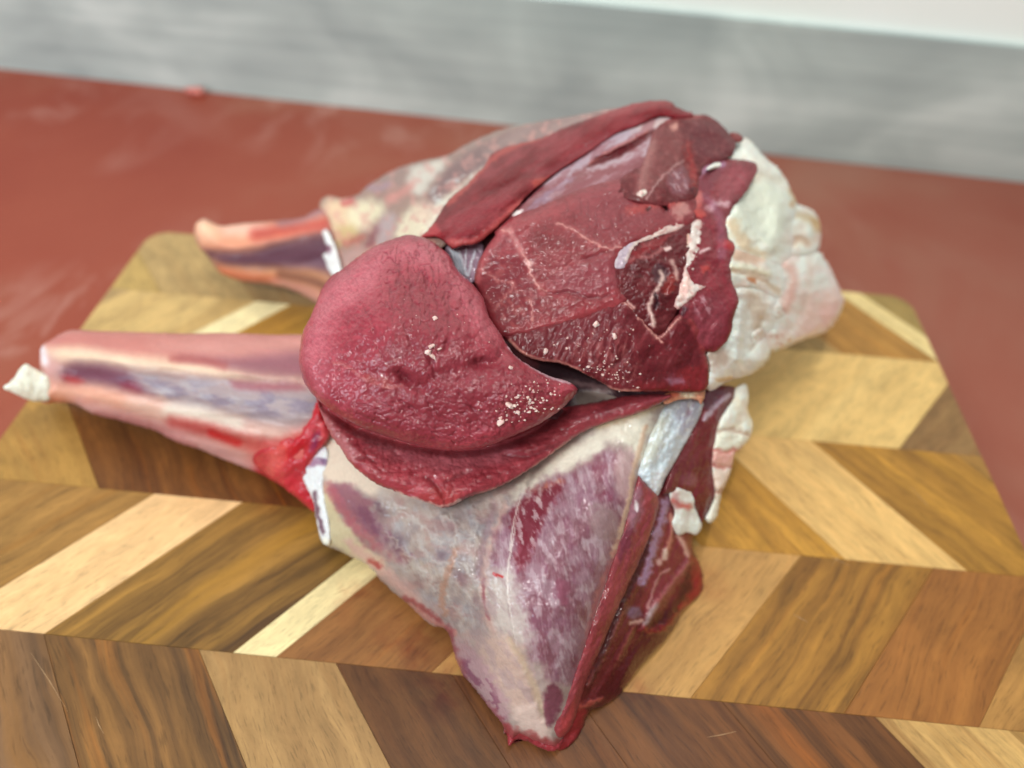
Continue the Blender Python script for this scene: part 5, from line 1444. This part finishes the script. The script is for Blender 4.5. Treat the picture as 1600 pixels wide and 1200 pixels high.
def pt(p):
    p.base((200, 210, 216)); p.tone(20, .05)
    p.poly([(1005, 690), (1030, 645), (1045, 660), (1025, 715), (1005, 730)], (206, 206, 192), 8, .8, 6)
    p.poly([(1015, 750), (1030, 735), (1036, 750), (1026, 770)], (236, 240, 244), 6, .9)
    p.line([(1086, 624), (1078, 640), (1072, 652)], (160, 66, 76), 4, 3, .9, 2, depth=-.6, dw=4, taper=.3)
    p.poly([(1060, 630), (1092, 628), (1094, 648), (1075, 680), (1060, 670)], (186, 184, 204), 8, .7, 5)
    p.blotch((232, 240, 246), 8, .3, .15, .8, -60, 2)
    p.relief(14, .8, -60, 2); p.relief(6, .2); p.w[:] = 1
patch('fat_wedge', haunch2, [(995, 742), (1003, 715), (1012, 686), (1024, 660), (1034, 638), (1056, 624), (1087, 622), (1099, 630), (1092, 654), (1080, 677), (1058, 717), (1040, 748), (1028, 775), (1020, 770), (1008, 756)],
      fB, pt, FAT, 5, (4, 16), 10, 1.8, 7, .6)
def pt(p):
    p.base((206, 140, 110)); p.poly([(1060, 612), (1090, 608), (1088, 620), (1062, 622)], (228, 206, 176), 5, .9, 4); p.line([(1040, 620), (1056, 616)], (190, 90, 70), 5, 4, .8); p.tone(8, .1); p.relief(8, .6)
patch('fat_seam', haunch2, [(1034, 620), (1050, 611), (1075, 607), (1100, 606), (1101, 620), (1094, 632), (1088, 624), (1060, 625), (1040, 632)], fA, pt, FAT, -4, (2, 7), 8, 1.8, 4, .8, key='seam_b')
def pt(p):
    fat(p, (238, 230, 210), .2)
    p.poly([(1118, 676), (1165, 672), (1175, 690), (1150, 706), (1116, 704)], (240, 238, 220), 3, .9, 3)
    p.line([(1118, 674), (1145, 672), (1170, 678)], (196, 160, 140), 2.5, 3, .7, 3, depth=-1.6, dw=4)
    p.line([(1116, 704), (1135, 706), (1158, 702)], (214, 110, 104), 3, 3, .8, 3, depth=-1.4, dw=4)
    p.poly([(1112, 708), (1135, 708), (1152, 708), (1146, 724), (1112, 726)], (236, 170, 160), 4, .85, 3)
    p.line([(1112, 728), (1130, 731), (1146, 728)], (206, 104, 98), 3, 3, .8, 3, depth=-1.4, dw=4)
    p.poly([(1112, 735), (1145, 732), (1138, 765), (1114, 768)], (234, 204, 188), 5, .7, 4)
    p.line([(1116, 770), (1130, 768)], (190, 130, 116), 3, 3, .6, 3, depth=-1.2, dw=4)
    p.w[:] = .9
patch('fat_strip', haunch2, [(1146, 622), (1149, 606), (1166, 600), (1170, 625), (1168, 640), (1176, 662), (1172, 684), (1160, 699), (1148, 710), (1144, 728), (1138, 748), (1128, 770), (1124, 790), (1120, 808), (1110, 818), (1102, 810), (1110, 793), (1116, 775), (1114, 748), (1112, 716), (1116, 691), (1122, 662), (1132, 642)],
      lambda u, v: fB(u, v) + .001, pt, FAT, 2, (4.5, 14), 14, 1.8, 8, .6)
def pt(p):
    fat(p, (236, 234, 226), .1)
    p.line([(1050, 783), (1062, 789), (1078, 792)], (200, 84, 76), 4, 4, .8, 3)
    p.poly([(1050, 770), (1056, 766), (1062, 790), (1050, 800)], (190, 120, 120), 6, .6); p.w[:] = 1
patch('fat_lobe', haunch2, [(1046, 772), (1054, 758), (1066, 752), (1078, 760), (1094, 770), (1092, 784), (1086, 792), (1092, 806), (1097, 822), (1088, 836), (1074, 832), (1060, 836), (1050, 820), (1054, 800), (1048, 786)], fB, pt, FAT, 2.6, (2.4, 16), 9, 1.8, 7, 1.0, key='lobe_c')
# ------------------------------------------------------------------ crumbs of fat and bone on the cut faces
def crumb_mat():
    m, nt, b, N, L = new_mat('fat_crumb')
    tc = N('ShaderNodeTexCoord')
    n = N('ShaderNodeTexNoise'); n.inputs['Scale'].default_value = 1200
    L(tc.outputs['Object'], n.inputs['Vector'])
    r = ramp(N, [(0.3, (196, 146, 138)), (0.7, (232, 212, 202))])
    L(n.outputs['Fac'], r.inputs[0]); L(r.outputs[0], b.inputs['Base Color'])
    b.inputs['Roughness'].default_value = .5
    b.inputs['Subsurface Weight'].default_value = .2
    b.inputs['Subsurface Scale'].default_value = .001
    return m
CR = crumb_mat()
def blob(r, rg, sx=1.0, sy=1.0, sz=.7, n=8):
    vs, fs = [(0, 0, r * sz)], []
    for i in (1, 2, 3):
        th = math.pi * i / 4
        for j in range(n):
            ph = 2 * math.pi * j / n
            k = r * rg.uniform(.55, 1.3)
            vs.append((k * sx * math.sin(th) * math.cos(ph), k * sy * math.sin(th) * math.sin(ph), k * sz * math.cos(th)))
    vs.append((0, 0, -r * sz))
    for j in range(n):
        k = (j + 1) % n
        fs.append((0, 1 + j, 1 + k))
        for i in range(2):
            a, b_ = 1 + i * n, 1 + (i + 1) * n
            fs.append((a + j, b_ + j, b_ + k, a + k))
        fs.append((1 + 2 * n + j, len(vs) - 1, 1 + 2 * n + k))
    return vs, fs
rg = random.Random(5)
BIG = [('round_muscle', 674, 541, 4.2, 'topmost long crumb of the white cluster in the middle of the round cut face'),
       ('round_muscle', 669, 551, 4.0, 'left crumb of the white cluster in the middle of the round cut face'),
       ('round_muscle', 676, 557, 4.4, 'lowest and largest crumb of the white cluster on the round cut face'),
       ('round_muscle', 685, 545, 2.8, 'tiny crumb just right of the white cluster on the round cut face'),
       ('round_muscle', 679, 497, 3.4, 'white crumb above the cluster, at the dimple of the round cut face'),
       ('round_muscle', 797, 574, 3.2, 'white crumb beside the pale sinew corner of the round cut face'),
       ('round_muscle', 796, 634, 5.0, 'largest pinkish crumb in the powdery patch on the round cut face'),
       ('round_muscle', 781, 661, 4.6, 'crumb at the lower left of the powdery patch on the round cut face'),
       ('lower_muscle', 931, 506, 5.0, 'largest white crumb on the dark lower muscle, near its upper edge'),
       ('lower_muscle', 961, 527, 4.0, 'white crumb right of the largest one on the dark lower muscle'),
       ('lower_muscle', 853, 547, 3.4, 'lone crumb at the left end of the dark lower muscle'),
       ('hip_muscle', 1002, 303, 5.0, 'white fat crumb beside the thin white line of the hip muscle')]
for key, u, v, r, lab in BIG:
    p = on_surface(key, u, v)
    m = r * 0.27 / F * 1.15
    vs, fs = blob(m, rg, rg.uniform(.8, 1.2), rg.uniform(.8, 1.4), .55, 7)
    o = mesh_obj('fat_crumb', vs, fs, CR)
    o.location = p + rays(np.array([float(u)]), np.array([float(v)]))[0] * -m * .4
    o.rotation_euler = (-.6, 0, rg.uniform(0, 6))
    tag(o, lab, 'fat crumb', 'white crumbs on the cut meat')
# the fine dust: nobody could count it
vs, fs = [], []
def dust(key, cx, cy, sx, sy, n, r0, r1):
    for i in range(n):
        u, v = rg.gauss(cx, sx), rg.gauss(cy, sy)
        pu, pv, X = PATCH[key]
        d2 = (pu - u) ** 2 + (pv - v) ** 2
        k = int(np.argmin(d2))
        if d2[k] > 9:
            continue
        r = rg.uniform(r0, r1) ** 1.0 * 0.26 / F
        a, f = blob(r, rg, rg.uniform(.5, 1.5), rg.uniform(.5, 1.5), .55, 5)
        p = X[k] - rays(np.array([u]), np.array([v]))[0] * r * .3
        b0 = len(vs)
        vs.extend([(x + p[0], y + p[1], z + p[2]) for x, y, z in a])
        fs.extend([tuple(b0 + q for q in t) for t in f])
dust('round_muscle', 815, 635, 28, 14, 70, .7, 3.2)
dust('round_muscle', 850, 612, 22, 12, 22, .7, 2.4)
dust('round_muscle', 660, 540, 60, 45, 12, .7, 1.4)
dust('lower_muscle', 950, 585, 28, 12, 50, .7, 2.6)
dust('lower_muscle', 945, 530, 40, 16, 30, .7, 2.0)
dust('main_muscle', 960, 360, 40, 25, 8, .8, 1.5)
o = mesh_obj('crumb_dust', vs, fs, CR)
tag(o, 'fine pale dust of bone and fat sprinkled over the cut faces', 'crumbs', kind='stuff')
# a scrap of meat at the back of the worktop
p = at(305, 143, TZ + .003)
vs, fs = blob(.0075, rg, 1.3, .8, .5, 10)
def scrap_mat():
    m, nt, b, N, L = new_mat('meat_scrap')
    tc = N('ShaderNodeTexCoord'); n = N('ShaderNodeTexNoise'); n.inputs['Scale'].default_value = 300; L(tc.outputs['Object'], n.inputs['Vector'])
    r = ramp(N, [(0.3, (196, 90, 80)), (0.7, (226, 140, 126))]); L(n.outputs['Fac'], r.inputs[0]); L(r.outputs[0], b.inputs['Base Color']); b.inputs['Roughness'].default_value = .4
    return m
o = mesh_obj('meat_scrap', vs, fs, scrap_mat(), smooth=True)
o.location = p
tag(o, 'small pink scrap of meat on the red worktop against the steel strip', 'meat scrap')
